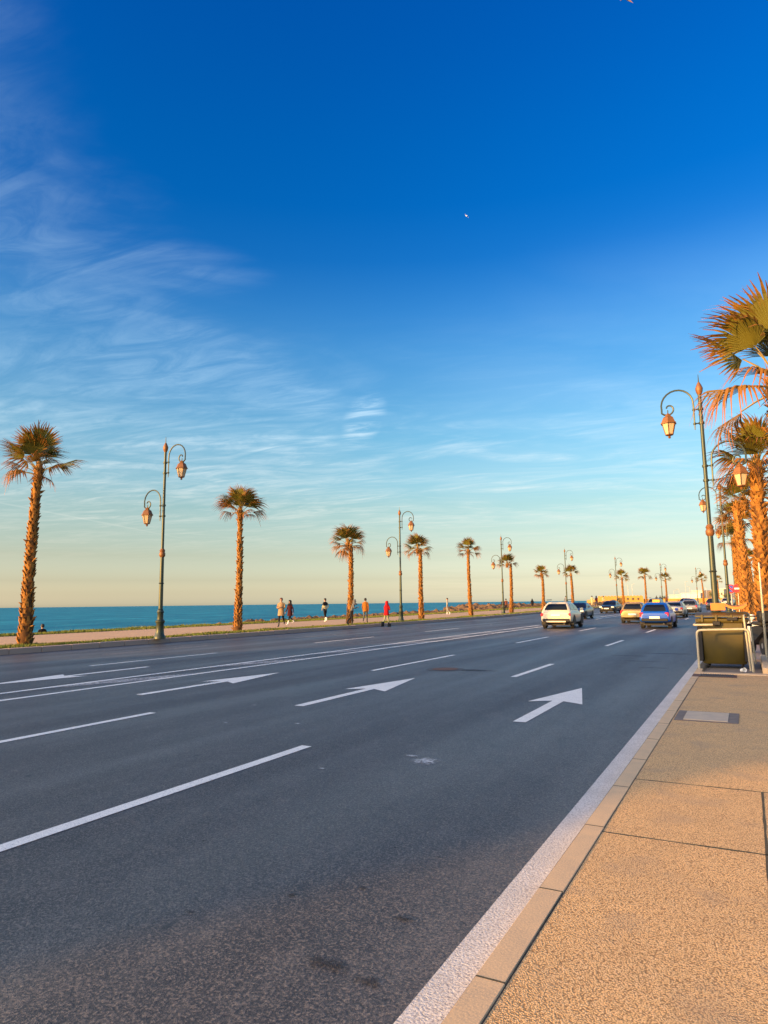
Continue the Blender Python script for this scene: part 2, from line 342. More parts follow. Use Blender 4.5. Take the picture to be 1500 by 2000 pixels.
MAT['window'] = M('far_window', (.06,.06,.07), .25)
MAT['gull'] = M('gull_white', (.85,.85,.86), .7)
MAT['gull_dark'] = M('gull_grey', (.16,.15,.15), .7)

def sea_mat():
    m = bpy.data.materials.new('sea_water'); m.use_nodes = True; nt = m.node_tree; N = nt.nodes; Lk = nt.links.new; p = N['Principled BSDF']
    tc = N.new('ShaderNodeTexCoord')
    def noise(scale, st, d):
        mp = N.new('ShaderNodeMapping'); Lk(tc.outputs['Object'], mp.inputs[0]); mp.inputs['Scale'].default_value = st; mp.inputs['Rotation'].default_value = (0, 0, .5)
        n = N.new('ShaderNodeTexNoise'); Lk(mp.outputs[0], n.inputs['Vector']); n.inputs['Scale'].default_value = scale; n.inputs['Detail'].default_value = d; n.inputs['Roughness'].default_value = .6
        return n.outputs[0]
    a = noise(.13, (1, .28, 1), 8); b = noise(.012, (1, .2, 1), 5)
    mx = N.new('ShaderNodeMix'); mx.data_type = 'RGBA'; mr = N.new('ShaderNodeMapRange'); Lk(b, mr.inputs[0]); mr.inputs[1].default_value = .35; mr.inputs[2].default_value = .65
    Lk(mr.outputs[0], mx.inputs[0]); mx.inputs[6].default_value = (.004, .130, .215, 1); mx.inputs[7].default_value = (.008, .175, .250, 1)
    m2 = N.new('ShaderNodeMix'); m2.data_type = 'RGBA'; mr2 = N.new('ShaderNodeMapRange'); Lk(a, mr2.inputs[0]); mr2.inputs[1].default_value = .46; mr2.inputs[2].default_value = .66
    Lk(mr2.outputs[0], m2.inputs[0]); Lk(mx.outputs[2], m2.inputs[6]); m2.inputs[7].default_value = (.03, .30, .38, 1)
    Lk(m2.outputs[2], p.inputs['Base Color']); p.inputs['Roughness'].default_value = .42; p.inputs['Specular IOR Level'].default_value = .05; p.inputs['IOR'].default_value = 1.33
    bp = N.new('ShaderNodeBump'); bp.inputs['Strength'].default_value = 1.0; bp.inputs['Distance'].default_value = 1.6; Lk(a, bp.inputs['Height']); Lk(bp.outputs[0], p.inputs['Normal'])
    return m
MAT['sea'] = sea_mat()

def frond_mat(name, green, tip):
    m = bpy.data.materials.new(name); m.use_nodes = True; nt = m.node_tree; N = nt.nodes; Lk = nt.links.new; p = N['Principled BSDF']
    uv = N.new('ShaderNodeUVMap'); sep = N.new('ShaderNodeSeparateXYZ'); Lk(uv.outputs[0], sep.inputs[0])
    tc = N.new('ShaderNodeTexCoord'); n = N.new('ShaderNodeTexNoise'); Lk(tc.outputs['Object'], n.inputs['Vector']); n.inputs['Scale'].default_value = 6
    ad = N.new('ShaderNodeMath'); ad.operation = 'MULTIPLY_ADD'; Lk(n.outputs[0], ad.inputs[0]); ad.inputs[1].default_value = .5; ad.inputs[2].default_value = -.25
    a2 = N.new('ShaderNodeMath'); a2.operation = 'ADD'; Lk(ad.outputs[0], a2.inputs[0]); Lk(sep.outputs[0], a2.inputs[1])
    r = N.new('ShaderNodeValToRGB'); Lk(a2.outputs[0], r.inputs[0]); e = r.color_ramp.elements
    e[0].position = .0; e[0].color = (*[c*1.25 for c in green], 1); e[1].position = .97; e[1].color = (*tip, 1)
    k = e.new(.58); k.color = (*green, 1)
    Lk(r.outputs[0], p.inputs['Base Color']); p.inputs['Roughness'].default_value = .5; p.inputs['Specular IOR Level'].default_value = .35
    tr = N.new('ShaderNodeBsdfTranslucent'); Lk(r.outputs[0], tr.inputs[0]); ms = N.new('ShaderNodeMixShader'); ms.inputs[0].default_value = .22
    Lk(p.outputs[0], ms.inputs[1]); Lk(tr.outputs[0], ms.inputs[2]); Lk(ms.outputs[0], N['Material Output'].inputs[0]); return m
MAT['frond'] = frond_mat('palm_frond_green', (.135,.122,.016), (.38,.14,.024))
MAT['frond_old'] = frond_mat('palm_frond_dry', (.22,.125,.02), (.38,.12,.02))

# ------------------------------------------------------------------ ground, sea, road
def strip(name, x0, x1, ys, z, mat, parent=None, zoff=0.0, skirt=None):
    b = MB(); n = len(ys)
    for Y in ys:
        c, s = math.cos(hd(Y)), math.sin(hd(Y))
        for x in (x0, x1):
            # offset along the normal of the bend
            b.v.append((cxo(Y)+x*c, Y+x*s, zz(Y)+z))
    b.f = [(2*i, 2*i+1, 2*i+3, 2*i+2) for i in range(n-1)]; b.m = [0]*(n-1)
    return b.build(name, mat, parent, smooth=0)
def YS(a, b, st=4.0):
    n = max(1, int(math.ceil((b-a)/st))); return [a+(b-a)*i/n for i in range(n+1)]
def onroad(x, Y):
    return cxo(Y)+x*math.cos(hd(Y)), Y+x*math.sin(hd(Y))

gb = MB(); shore = [(-37,-400),(-37,60),(-40,85),(-43,105),(-58,150),(-60,190),(-54,300),(-92,500),(-165,900),(-250,1500),(0,2600),(9000,2600),(9000,-4000),(-37,-4000)]
gb.add([(x, y, -.30) for x, y in shore]+[(x-3, y, -4.5) for x, y in shore[:10]], [tuple(range(len(shore)))]+[(i, i+1, 14+i+1, 14+i) for i in range(9)])
struct(gb.build('ground', MAT['soil'], smooth=0))
sb = MB(); sb.add([(-40000,-20000,-3.0),(6000,-20000,-3.0),(6000,40000,-3.0),(-40000,40000,-3.0)], [(0,1,2,3)])
struct(sb.build('sea', MAT['sea'], smooth=0))

ROADY = YS(-60, 60, 20)+YS(60, 420, 6)[1:]
road = struct(strip('road', -21.9, -1.035, ROADY, RZ, MAT['asphalt']))
promenade = struct(strip('promenade', -31.4, -23.5, ROADY, PZ, MAT['paving']))
# lane markings, each its own sheet on the road
def mark(name, x0, x1, y0, y1, mat=MAT['white_paint'], step=3.0, lift=.004):
    return strip(name, x0, x1, YS(y0, y1, step), RZ+lift, mat, road)
MAT['edge_paint'] = M('gutter_paint', (.70,.66,.60), .8, var=(.58,.55,.50), vscale=3, speck=(.40,.37,.34), sscale=75, bump=.7, bscale=85, bdist=.008, spec=.2)
wear(MAT['edge_paint'], .62, .72, 30)
mark('edge_line', -1.275, -1.05, -4, 22, MAT['edge_paint'])
mark('edge_line', -1.36, -1.24, 22, 180, MAT['faded_paint'])
for x0, first in ((-4.40, 2.0), (-7.80, 1.9)):
    k = 0; y = 2.0-7.7*1
    starts = {-4.40: [(-3.2,-.9),(2.0,6.4),(13.9,17.1),(24.4,28),(35,38.5)], -7.80: [(2.4,7.4),(14.0,19.0),(25.2,29.8),(36,40.4)]}[x0]
    a = starts[-1][1]+7.6
    while a < 170: starts.append((a, a+4)); a += 11.4
    for i, (a, c) in enumerate(starts): mark('lane_dash', x0-.065, x0+.065, a, c, MAT['white_paint'])
for x0, ph in ((-15.45, 1.8), (-18.6, 4.8)):
    a = ph
    while a < 170: mark('lane_dash', x0-.06, x0+.06, a, a+4.9, MAT['faded_paint'] if x0 < -17 else MAT['white_paint']); a += 10.6
mark('centre_line', -11.28, -11.14, -10, 200); mark('centre_line', -12.20, -12.06, -10, 200)
# worn diagonal hatching between the centre lines
a = 4.0
while a < 60:
    b = MB(); z = RZ+.004
    b.add([(-12.05, a, z), (-12.05, a+1.5, z), (-11.29, a+3.6, z), (-11.29, a+2.0, z)], [(0,3,2,1)]); o = b.build('hatch_bar', MAT['faded_paint'], road, smooth=0); a += 4.6
def arrow(cx_, y0, y1, d=1, mat=MAT['white_paint'], w=.085, hw=.42):
    L = y1-y0; m = y0+L*.54; z = RZ+.004
    pts = [(-w, y0), (w, y0), (w, m), (hw, m-.22), (0, y1), (-hw, m-.22), (-w, m)]
    if d < 0: pts = [(-x, y0+y1-y) for x, y in pts]
    b = MB(); b.add([(cx_+x, y, z) for x, y in pts], [(0,1,2,6),(2,3,4),(2,4,6),(6,4,5)]); b.build('lane_arrow', mat, road, smooth=0)
arrow(-2.73, 8.8, 12.6); arrow(-6.2, 8.8, 12.95); arrow(-9.58, 8.75, 12.85)
arrow(-13.72, 8.4, 12.8, -1); arrow(-2.73, 66, 70); arrow(-6.2, 66, 70)
# manholes, patches and dried paint on the carriageway
def stain(name, c, rough=.7, soft=.35):
    m = M(name, c, rough); nt = m.node_tree; N = nt.nodes; Lk = nt.links.new; p = N['Principled BSDF']
    tc = N.new('ShaderNodeTexCoord'); ds = N.new('ShaderNodeVectorMath'); ds.operation = 'DISTANCE'; sx = N.new('ShaderNodeSeparateXYZ'); cb = N.new('ShaderNodeCombineXYZ')
    Lk(tc.outputs['Generated'], sx.inputs[0]); Lk(sx.outputs[0], cb.inputs[0]); Lk(sx.outputs[1], cb.inputs[1]); Lk(cb.outputs[0], ds.inputs[0]); ds.inputs[1].default_value = (.5, .5, 0)
    n = N.new('ShaderNodeTexNoise'); n.inputs['Scale'].default_value = 26; n.inputs['Detail'].default_value = 6; n.inputs['Roughness'].default_value = .7; Lk(tc.outputs['Object'], n.inputs['Vector'])
    a = N.new('ShaderNodeMath'); a.operation = 'MULTIPLY_ADD'; Lk(n.outputs[0], a.inputs[0]); a.inputs[1].default_value = -1.6; Lk(ds.outputs['Value'], a.inputs[2])
    r = N.new('ShaderNodeMapRange'); Lk(a.outputs[0], r.inputs[0]); r.inputs[1].default_value = -.38; r.inputs[2].default_value = -.38-soft; Lk(r.outputs[0], p.inputs['Alpha'])
    b = N.new('ShaderNodeBump'); b.inputs['Strength'].default_value = .6; b.inputs['Distance'].default_value = .008; n2 = N.new('ShaderNodeTexNoise'); n2.inputs['Scale'].default_value = 85; Lk(tc.outputs['Object'], n2.inputs['Vector']); Lk(n2.outputs[0], b.inputs['Height']); Lk(b.outputs[0], p.inputs['Normal'])
    return m
def disc(name, c, r, z, mat, parent, n=20, squash=1.0, jag=0.0):
    b = MB(); rr = [r*(1+random.uniform(-jag, jag)) for _ in range(n)]
    b.add([(c[0]+rr[i]*math.cos(2*PI*i/n), c[1]+rr[i]*squash*math.sin(2*PI*i/n), z) for i in range(n)], [tuple(range(n))]); return b.build(name, mat, parent, smooth=0)
mh = disc('manhole_frame', (-6.35, 14.9), .46, RZ+.004, MAT['iron'], road, jag=.06); disc('manhole_cover', (-6.35, 14.9), .31, RZ+.010, MAT['rust'], mh)
disc('asphalt_patch', (-5.7, 14.9), .7, RZ+.003, stain('old_patch', (.035,.033,.034)), road, 16, .35, .25)
DP = stain('dried_paint_smear', (.42,.43,.43))
disc('paint_smear', (-2.92, 6.3), .17, RZ+.004, DP, road, 14, .9, .4); disc('paint_smear', (-3.13, 6.45), .09, RZ+.004, DP, road, 10, .5, .4)
for (x, y, r, q) in ((-6.25, 7.2, .10, .4), (-5.3, 7.5, .07, .6), (-6.9, 8.6, .08, .5), (-5.0, 8.5, .05, .5), (-3.7, 5.6, .05, .7)): disc('paint_smear', (x, y), r, RZ+.004, DP, road, 9, q, .4)
TAR = stain('tar_seal', (.022,.022,.026), .55)
for (x, y, l, a_) in ((-3.1, 20.3, 1.6, .2), (-2.4, 18.6, 1.3, -.3), (-2.2, 21.4, 1.9, .1), (-2.0, 16.9, .9, .5)):
    disc('tar_patch', (x, y), l*.45, RZ+.004, TAR, road, 12, .16, .35)
OIL = stain('oil_stain', (.030,.025,.021), .6, .6)
for (x, y, r, q) in ((-1.75, 2.66, .13, .5), (-1.52, 2.62, .09, .5), (-1.62, 3.20, .06, .5), (-2.28, 3.18, .04, .7), (-2.62, 2.78, .035, .6), (-1.98, 3.42, .035, .7), (-1.78, 4.02, .045, .35), (-2.95, 4.3, .02, .6), (-2.1, 4.05, .018, .8), (-3.3, 3.6, .02, .6)):
    disc('oil_stain', (x, y), r, RZ+.004, OIL, road, 11, q, .35)
# gully in the far kerb
b = MB(); b.box(-21.88, -21.5, 35.6, 36.9, RZ+.002, RZ+.03); b.build('gully_grate', MAT['iron'], road, smooth=0)

# --- right-hand kerb of single stones
kerb = struct(strip('kerb', -1.045, -.925, YS(-6, 60, 6)+YS(60, 200, 8)[1:], .0042, MAT['joint']))
y = -5.35; KJ = [-1.2, -.25, .75, 1.72, 2.68, 3.60, 4.70, 5.75]; k = 0
ys = []
for a, c in zip(KJ[:-1], KJ[1:]): ys.append((a, c))
a = KJ[-1]
while a < 15.0: ys.append((a, a+1.02)); a += 1.02
a = 18.9
while a < 60: ys.append((a, a+1.02)); a += 1.02
kme = {}
for (a, c) in ys:
    L = round(c-a-.007, 3)
    if L not in kme:
        b = MB(); b.bbox(-.06, .06, 0, L, -.16, 0, .0025); kme[L] = b.mesh('kerbstone', MAT['kerb'], 30)
    o = link('kerbstone', kme[L], kerb, (-.985+random.uniform(-.002, .002), a+.0035, .006))
    o.rotation_euler = (0, random.uniform(-.003, .003), random.uniform(-.003, .003))
struct(strip('kerb_far', -1.045, -.925, YS(60, 200, 8), .005, MAT['kerb']))

# --- right-hand footway: big exposed-aggregate slabs
sidewalk = struct(strip('sidewalk', -.93, 9.0, YS(-8, 60, 17)+YS(60, 220, 8)[1:], -.065, MAT['joint']))
strip('joint_bed', -.93, 9.0, [-8, 14.9], -.0012, MAT['joint'], sidewalk)
def slab(x0, x1, y0, y1, z=0.0, mat=MAT['aggregate']):
    b = MB(); b.bbox(x0, x1, y0, y1, -.058, z, .0015); return b.build('paving_slab', mat, sidewalk, 30)
g = .005
xs = [-.922, -.01, 1.9, 3.8, 5.7, 9.0]
rows = [(-4, .2), (.2, 4.62), (4.62, 6.05)]
for (a, c) in rows:
    for i in range(5): slab(xs[i]+(g if i else .004), xs[i+1]-g, a+g, c-g, random.uniform(0, .0006))
slab(-.918, 1.9-g, 6.05+g, 14.9, .0)
for i in range(2, 5): slab(xs[i]+g-.0, xs[i+1]-g, 6.05+g, 14.9, random.uniform(-.003, .003))
slab(.30, 9.0, 14.9+g, 18.8, .001)
FILL = M('joint_weeds', (.060,.055,.028), .95, var=(.085,.065,.04), vscale=30, bump=.8, bscale=120, bdist=.01)
def filler(x0, x1, y0, y1, n=40):
    b = MB(); horiz = (x1-x0) > (y1-y0); rows = []
    for i in range(n+1):
        t = i/n; w = random.uniform(.006, .013) if horiz else random.uniform(.005, .010)
        if horiz: x = x0+(x1-x0)*t; c = (y0+y1)/2+random.uniform(-.003, .003); rows.append([(x, c-w, -.03), (x, c-w, .0012), (x, c+w, .0012), (x, c+w, -.03)])
        else: y = y0+(y1-y0)*t; c = (x0+x1)/2+random.uniform(-.002, .002); rows.append([(c-w, y, -.03), (c-w, y, .0012), (c+w, y, .0012), (c+w, y, -.03)])
    b.loft(rows); return b.build('joint_filler', FILL, sidewalk, 0)
for y_ in (.2, 4.62, 6.05): filler(-.918, 5.0, y_-.005, y_+.005)
for x_ in (-.01, 1.9): filler(x_-.004, x_+.004, .2, 6.04)
for a, c in ys:
    if a < 14: b = MB(); b.box(-1.044, -.926, a-.0045, a+.0045, -.02, .0068); b.build('mortar_joint', FILL, kerb, 0)
MAT['footway'] = M('footway_pink', (.56,.36,.25), .9, var=(.44,.31,.24), vscale=.7, speck=(.36,.26,.2), sscale=40, bump=.4, bscale=40, bdist=.006, spec=.2)
for i, (a, c) in enumerate(((18.8, 27), (27, 35), (35, 43), (43, 51), (51, 60))): slab(-.918, 9.0, a+g, c-g, .002, MAT['footway'])
struct(strip('sidewalk_far', -.93, 9.0, YS(60, 220, 8), -.01, MAT['footway']))
# bin pocket lower than the footway, with a concrete lip and an edging kerb
b = MB(); b.box(-1.03, .15, 15.22, 18.78, -.11, -.045); struct(b.build('bin_pocket', M('pocket_concrete', (.20,.165,.14), .9, var=(.15,.125,.11), vscale=4, bump=.3, bscale=50)))
b = MB(); b.bbox(-1.045, .29, 14.93, 15.2, -.11, .014, .008); struct(b.build('pocket_lip', MAT['kerb'], smooth=30))
b = MB(); b.bbox(.16, .29, 15.215, 18.78, -.06, .12, .015); struct(b.build('pocket_edging', MAT['kerb'], smooth=30))
# inspection cover and gutter grate set in the footway
ic = MB().box(-.90, -.20, 9.12, 9.92, .0015, .006).build('inspection_cover_frame', M('cover_frame', (.22,.17,.13), .8, var=(.14,.11,.09), vscale=9), sidewalk, 0)
MB().bbox(-.80, -.31, 9.18, 9.86, .004, .013, .004).build('cover_plate', M('cover_concrete', (.56,.43,.29), .8, var=(.46,.36,.26), vscale=7), ic, 30)
gr = MB().box(-1.04, -.28, 14.30, 14.80, .0015, .008).build('drain_grate', MAT['rust'], sidewalk, 0)
gme = MB().box(-.014, .014, 0, .44, 0, .012).mesh('grate_bar', MAT['iron'], 0)
for i in range(14): link('grate_bar', gme, gr, (-.90+i*.042, 14.33, .008))

# --- far kerb, grass strips and shore
kerb_l = struct(strip('promenade_kerb', -22.24, -21.90, ROADY, PZ-.08, MAT['joint']))
b = MB(); b.bbox(-.17, .17, 0, 1.186, -.2, 0, .012); kl = b.mesh('kerbstone', M('far_kerb', (.46,.31,.24), .85, var=(.38,.27,.21), vscale=1.5), 30)
for i in range(100):
    Y = 6+i*1.2; X, Yw = onroad(-22.07, Y); o = link('kerbstone', kl, kerb_l, (X, Yw, PZ+zz(Y)+random.uniform(-.004, .004))); o.rotation_euler = (0, 0, hd(Y))
struct(strip('kerb_bed', -22.24, -21.92, YS(126, 420, 6), PZ-.004, MAT['kerb']))
verge = struct(strip('verge', -23.5, -22.24, ROADY, PZ-.01, MAT['turf']))
lawn = struct(strip('shore_verge', -33.6, -31.4, ROADY, PZ+.01, MAT['turf']))
def grass(name, x0, x1, y0, y1, n, label, hmin=.03, hmax=.09):
    y = RNG.random(n)**1.6*(y1-y0)+y0; x = x0+(x1-x0)*RNG.random(n)
    patch = np.sin(y*1.3)+np.sin(y*.37+x*2)+np.sin(y*3.1+x*5)*.5
    h = (hmin+(hmax-hmin)*RNG.random(n))*(1+.25*patch).clip(.3); a = RNG.random(n)*2*PI; w = .008+.012*RNG.random(n)+y*.0003
    cxv = np.array([cxo(t) for t in y]); zv = np.array([zz(t) for t in y])+PZ
    X = x+cxv; dx = np.cos(a)*w; dy = np.sin(a)*w; lx = (RNG.random(n)-.5)*h; ly = (RNG.random(n)-.5)*h
    v = np.stack([np.stack([X-dx, y-dy, zv-.012], 1), np.stack([X+dx, y+dy, zv-.012], 1), np.stack([X+lx, y+ly, zv+h], 1)], 1).reshape(-1, 3)
    me = bpy.data.meshes.new(name); me.vertices.add(3*n); me.vertices.foreach_set('co', v.ravel()); me.loops.add(3*n); me.loops.foreach_set('vertex_index', np.arange(3*n)); me.polygons.add(n)
    me.polygons.foreach_set('loop_start', np.arange(n)*3); me.update(calc_edges=True); me.materials.append(MAT['blade'])
    o = link(name, me); tag(o, label, 'grass', kind='stuff'); return o
grass('verge_grass', -23.55, -22.25, 5, 130, 42000, 'narrow strip of grass between the kerb and the pink promenade')
grass('shore_grass', -33.7, -31.3, 5, 130, 45000, 'strip of grass along the sea edge of the promenade', .05, .13)

# rocks of the shore, one heap of rubble
def rubble():
    b = MB(); ico = bmesh.new(); bmesh.ops.create_icosphere(ico, subdivisions=1, radius=1); V0 = np.array([v.co[:] for v in ico.verts]); F0 = [[v.index for v in f.verts] for f in ico.faces]; ico.free()
    def rock(x, y, z, s):
        v = V0*(1+(RNG.random((len(V0), 1))-.5)*.55)*np.array([s*random.uniform(.7, 1.5), s*random.uniform(.7, 1.5), s*random.uniform(.45, .85)])
        a = random.uniform(0, 6.28); c, q = math.cos(a), math.sin(a)
        v = v@np.array([[c, -q, 0], [q, c, 0], [0, 0, 1]]); b.add(v+np.array([x, y, z]), F0)
    for i in range(1500):
        y = 18+112*random.random()**1.15; t = random.random()
        w = 5+max(0, y-55)*.06; x = -33.9-w*t+cxo(y)
        top = -1.25+1.22*min(1, max(0, (y-18)/28))
        z = top-1.5*max(0, t-.55)+random.uniform(-.12, .10)+zz(y)*.6
        rock(x, y, z, random.uniform(.16, .48)+.12*(y > 60))
    for i in range(520):                      # the point of rock running out into the water
        a = random.random(); y = 98+95*a; wid = 4+22*math.sin(PI*min(1, a*1.1))
        x = -34+cxo(y)-wid*random.random(); rock(x, y, -.05+.45*math.sin(PI*a)*random.random()+.1, random.uniform(.4, 1.2))
    return b
tag(rubble().build('shore_rocks', MAT['rock'], smooth=0), 'brown boulders heaped along the shore between grass and sea', 'rocks', kind='stuff')

# ------------------------------------------------------------------ palms
def frond_mesh(name, seed, mat, nseg=26, Rb=1.05, pet=.62, spread=2.25, droop=.45, fold=.35):
    rnd = random.Random(seed); b = MB(); uvs = []
    b.mat(1); b.tube([(0,0,0), (pet*.5, 0, .03), (pet, 0, .02)], [.022, .016, .012], 4); uvs += [0.0]*len(b.v)
    b.mat(0)
    for i in range(nseg):
        t = (i+.5)/nseg*2-1; a = t*spread*.5*1.12; L = Rb*(1-.22*abs(t)**2)*rnd.uniform(.86, 1.08)
        da = spread*.56/nseg; dr = droop*rnd.uniform(.6, 1.7); tw = rnd.uniform(-.05, .05)
        rows = [(.02, 1.0), (.34, 1.04), (.62, 1.0), (.82, .55), (1.0, .05)]
        o = len(b.v)
        for k, (q, wf) in enumerate(rows):
            r = q*L; aa = a+tw*q*q; half = max(.004, min(da*r*1.04, da*.64*L)*wf) if k else .006
            dz = -dr*max(0, q-.50)**2*2.0*L-.30*abs(t)**1.5*r*fold*2
            cx_, cy_ = pet+r*math.cos(aa)*(1-.10*q*q*dr), r*math.sin(aa)*(1-.05*q)
            nx, ny = -math.sin(aa), math.cos(aa)
            ridge = .35*half
            b.v += [(cx_-nx*half, cy_-ny*half, dz), (cx_, cy_, dz+ridge), (cx_+nx*half, cy_+ny*half, dz)]; uvs += [q]*3
        for k in range(len(rows)-1):
            for j in (0, 1):
                p = o+3*k+j; b.f.append((p, p+1, p+4, p+3)); b.m.append(0)
    me = bpy.data.meshes.new(name); me.from_pydata(b.v, [], b.f); me.materials.append(mat); me.materials.append(MAT['petiole'])
    me.polygons.foreach_set('material_index', b.m); ul = me.uv_layers.new(name='UVMap')
    vi = np.zeros(len(me.loops), int); me.loops.foreach_get('vertex_index', vi); U = np.array(uvs)[vi]
    ul.data.foreach_set('uv', np.stack([U, np.zeros_like(U)], 1).ravel()); me.update(); return me
FG = [frond_mesh('frond', i, MAT['frond'], droop=.2+.14*i, fold=.3+.1*(i % 3), spread=2.2+.15*(i % 2)) for i in range(4)]
FO = [frond_mesh('frond', 20+i, MAT['frond_old'], nseg=22, droop=.55+.2*i, fold=.45, Rb=.92, spread=2.0) for i in range(3)]

def trunk_mesh(seed, Ht=6.0, r0=.30, r1=.145):
    rnd = random.Random(seed); b = MB(); bend = rnd.uniform(-.14, .14); bend2 = rnd.uniform(-.1, .1)
    def ax(z): q = z/Ht; return Vector((bend*math.sin(q*PI)*.8, bend2*math.sin(q*PI), z))
    def rad(z): q = z/Ht; return r1+(r0-r1)*math.exp(-q*4.0)-.045*max(0, q-.72)/.28
    pts = [ax(Ht*i/24-.1) for i in range(25)]
    b.tube(pts, [rad(p.z)*rnd.uniform(.95, 1.05) for p in pts], 12)
    t = MB(); n = 400; ga = 2.39996
    for i in range(n):
        z = .05+(Ht-.05)*(i/n)**.97; a = i*ga+rnd.uniform(-.25, .25); rr = rad(z)*.96; c = ax(z)
        top = z > Ht*.86
        L = rnd.uniform(.12, .22)*(1.3 if top else 1); out = rnd.uniform(.05, .12); w = rnd.uniform(.05, .09)
        if rnd.random() < .08: out += .10; L *= .8
        if rnd.random() < .10: continue
        d = Vector((math.cos(a), math.sin(a), 0)); s = Vector((-math.sin(a), math.cos(a), 0)); p = c+d*rr
        A = p-s*w; B = p+s*w; T = p+d*out+Vector((0,0,L))+s*rnd.uniform(-.03, .03); D = p+d*(out*.45)+Vector((0,0,L*.25)); K = p+Vector((0,0,L*.8))
        wt = .55*w
        t.add([A, B, T-s*wt, T+s*wt, D, K], [(0,1,4), (0,4,2), (1,3,4), (4,3,2), (2,3,5), (0,2,5), (1,5,3)])
    return b.mesh('trunk', MAT['trunk'], 60), t.mesh('leaf_bases', MAT['boot'], 0)
TR = [trunk_mesh(100+i) for i in range(4)]
def heart_mesh():
    b = MB(); b.lathe([(.12, -.35), (.16, -.15), (.17, .05), (.12, .28), (.05, .55)], 12)
    rnd = random.Random(5)
    for i in range(90):
        a = i*2.4; z = -.45+.55*i/90; d = Vector((math.cos(a), math.sin(a), 0)); s = Vector((-math.sin(a), math.cos(a), 0)); p = d*.14+Vector((0,0,z)); L = rnd.uniform(.25, .5)
        b.add([p-s*.03, p+s*.03, p+d*rnd.uniform(.12, .3)+Vector((0,0,L*rnd.choice((.6, .9, -.7))))], [(0,1,2)])
    return b.mesh('crown', MAT['boot'], 0)
HEART = heart_mesh()
def crown_joined(seed):            # for the far palms: one mesh
    rnd = random.Random(seed); b = MB(); V, F, U, mi = [], [], [], []
    for me, mw in frond_layout(rnd, 21):
        o = len(V); V += [tuple(mw @ v.co) for v in me.vertices]; F += [tuple(i+o for i in p.vertices) for p in me.polygons]; mi += [0 if p.material_index == 0 else 1 for p in me.polygons]
        ul = me.uv_layers[0].data; uu = {}
        for l in me.loops: uu[l.vertex_index] = ul[l.index].uv[0]
        U += [uu.get(i, 0) for i in range(len(me.vertices))]
    me = bpy.data.meshes.new('crown'); me.from_pydata(V, [], F); me.materials.append(MAT['frond']); me.materials.append(MAT['petiole']); me.polygons.foreach_set('material_index', mi)
    ul = me.uv_layers.new(name='UVMap'); vi = np.zeros(len(me.loops), int); me.loops.foreach_get('vertex_index', vi); q = np.array(U)[vi]
    ul.data.foreach_set('uv', np.stack([q, np.zeros_like(q)], 1).ravel()); return me
def frond_layout(rnd, n=26, spr=1.0):
    out = []
    drop = rnd.sample(range(n), rnd.randint(1, 4)); tilt = rnd.uniform(-.12, .18)
    for i in range(n):
        if i in drop: continue
        t = (i+.5)/n; az = i*2.39996+rnd.uniform(-.3, .3)
        el = R(84-94*t**1.0)+rnd.uniform(-.2, .2)+tilt*t
        old = t > .66
        me = rnd.choice(FO) if old else rnd.choice(FG)
        s = rnd.uniform(.88, 1.15)*(.92 if t < .2 else 1.0)*spr
        m = Matrix.Rotation(az, 4, 'Z') @ Matrix.Rotation(-el, 4, 'Y') @ Matrix.Rotation(rnd.uniform(-.5, .5), 4, 'X') @ Matrix.Scale(s, 4)
        m = Matrix.Translation((0, 0, .28-.45*t)) @ m @ Matrix.Translation((.12, 0, 0))
        out.append((me, m))
    return out
FARC = None
def palm(label, X, Y, Htop, lean=(0, 0), seed=0, far=False, girth=1.0, crown=1.0, group='palms along the promenade', n=26, z=PZ, rz=0):
    # Htop: height of the crown's centre
    rnd = random.Random(seed)
    root = thing('palm_tree', label, 'palm tree', (X, Y, z-.02), 0, group)
    tm, bm_ = TR[seed % 4]
    s = Htop/6.0
    t = link('trunk', tm, root); t.scale = (girth, girth, s); t.rotation_euler = (-lean[1], lean[0], rz+seed*1.7)
    if not far:
        bo = link('leaf_bases', bm_, t); bo['kind'] = 'stuff'
    else:
        bo = link('leaf_bases', bm_, t); bo['kind'] = 'stuff'
    top = Vector((math.sin(lean[0])*Htop, math.sin(lean[1])*Htop, Htop*math.cos(lean[0])))
    if far:
        c = link('crown', FARC[seed % 3], root, top, seed*1.3); c.scale = (crown,)*3
    else:
        c = link('crown', HEART, root, top, seed*.7); c.scale = (crown,)*3
        for me, m in frond_layout(rnd, n):
            f = link('frond', me, c); f.matrix_local = m
    return root
FARC = [crown_joined(300+i) for i in range(3)]
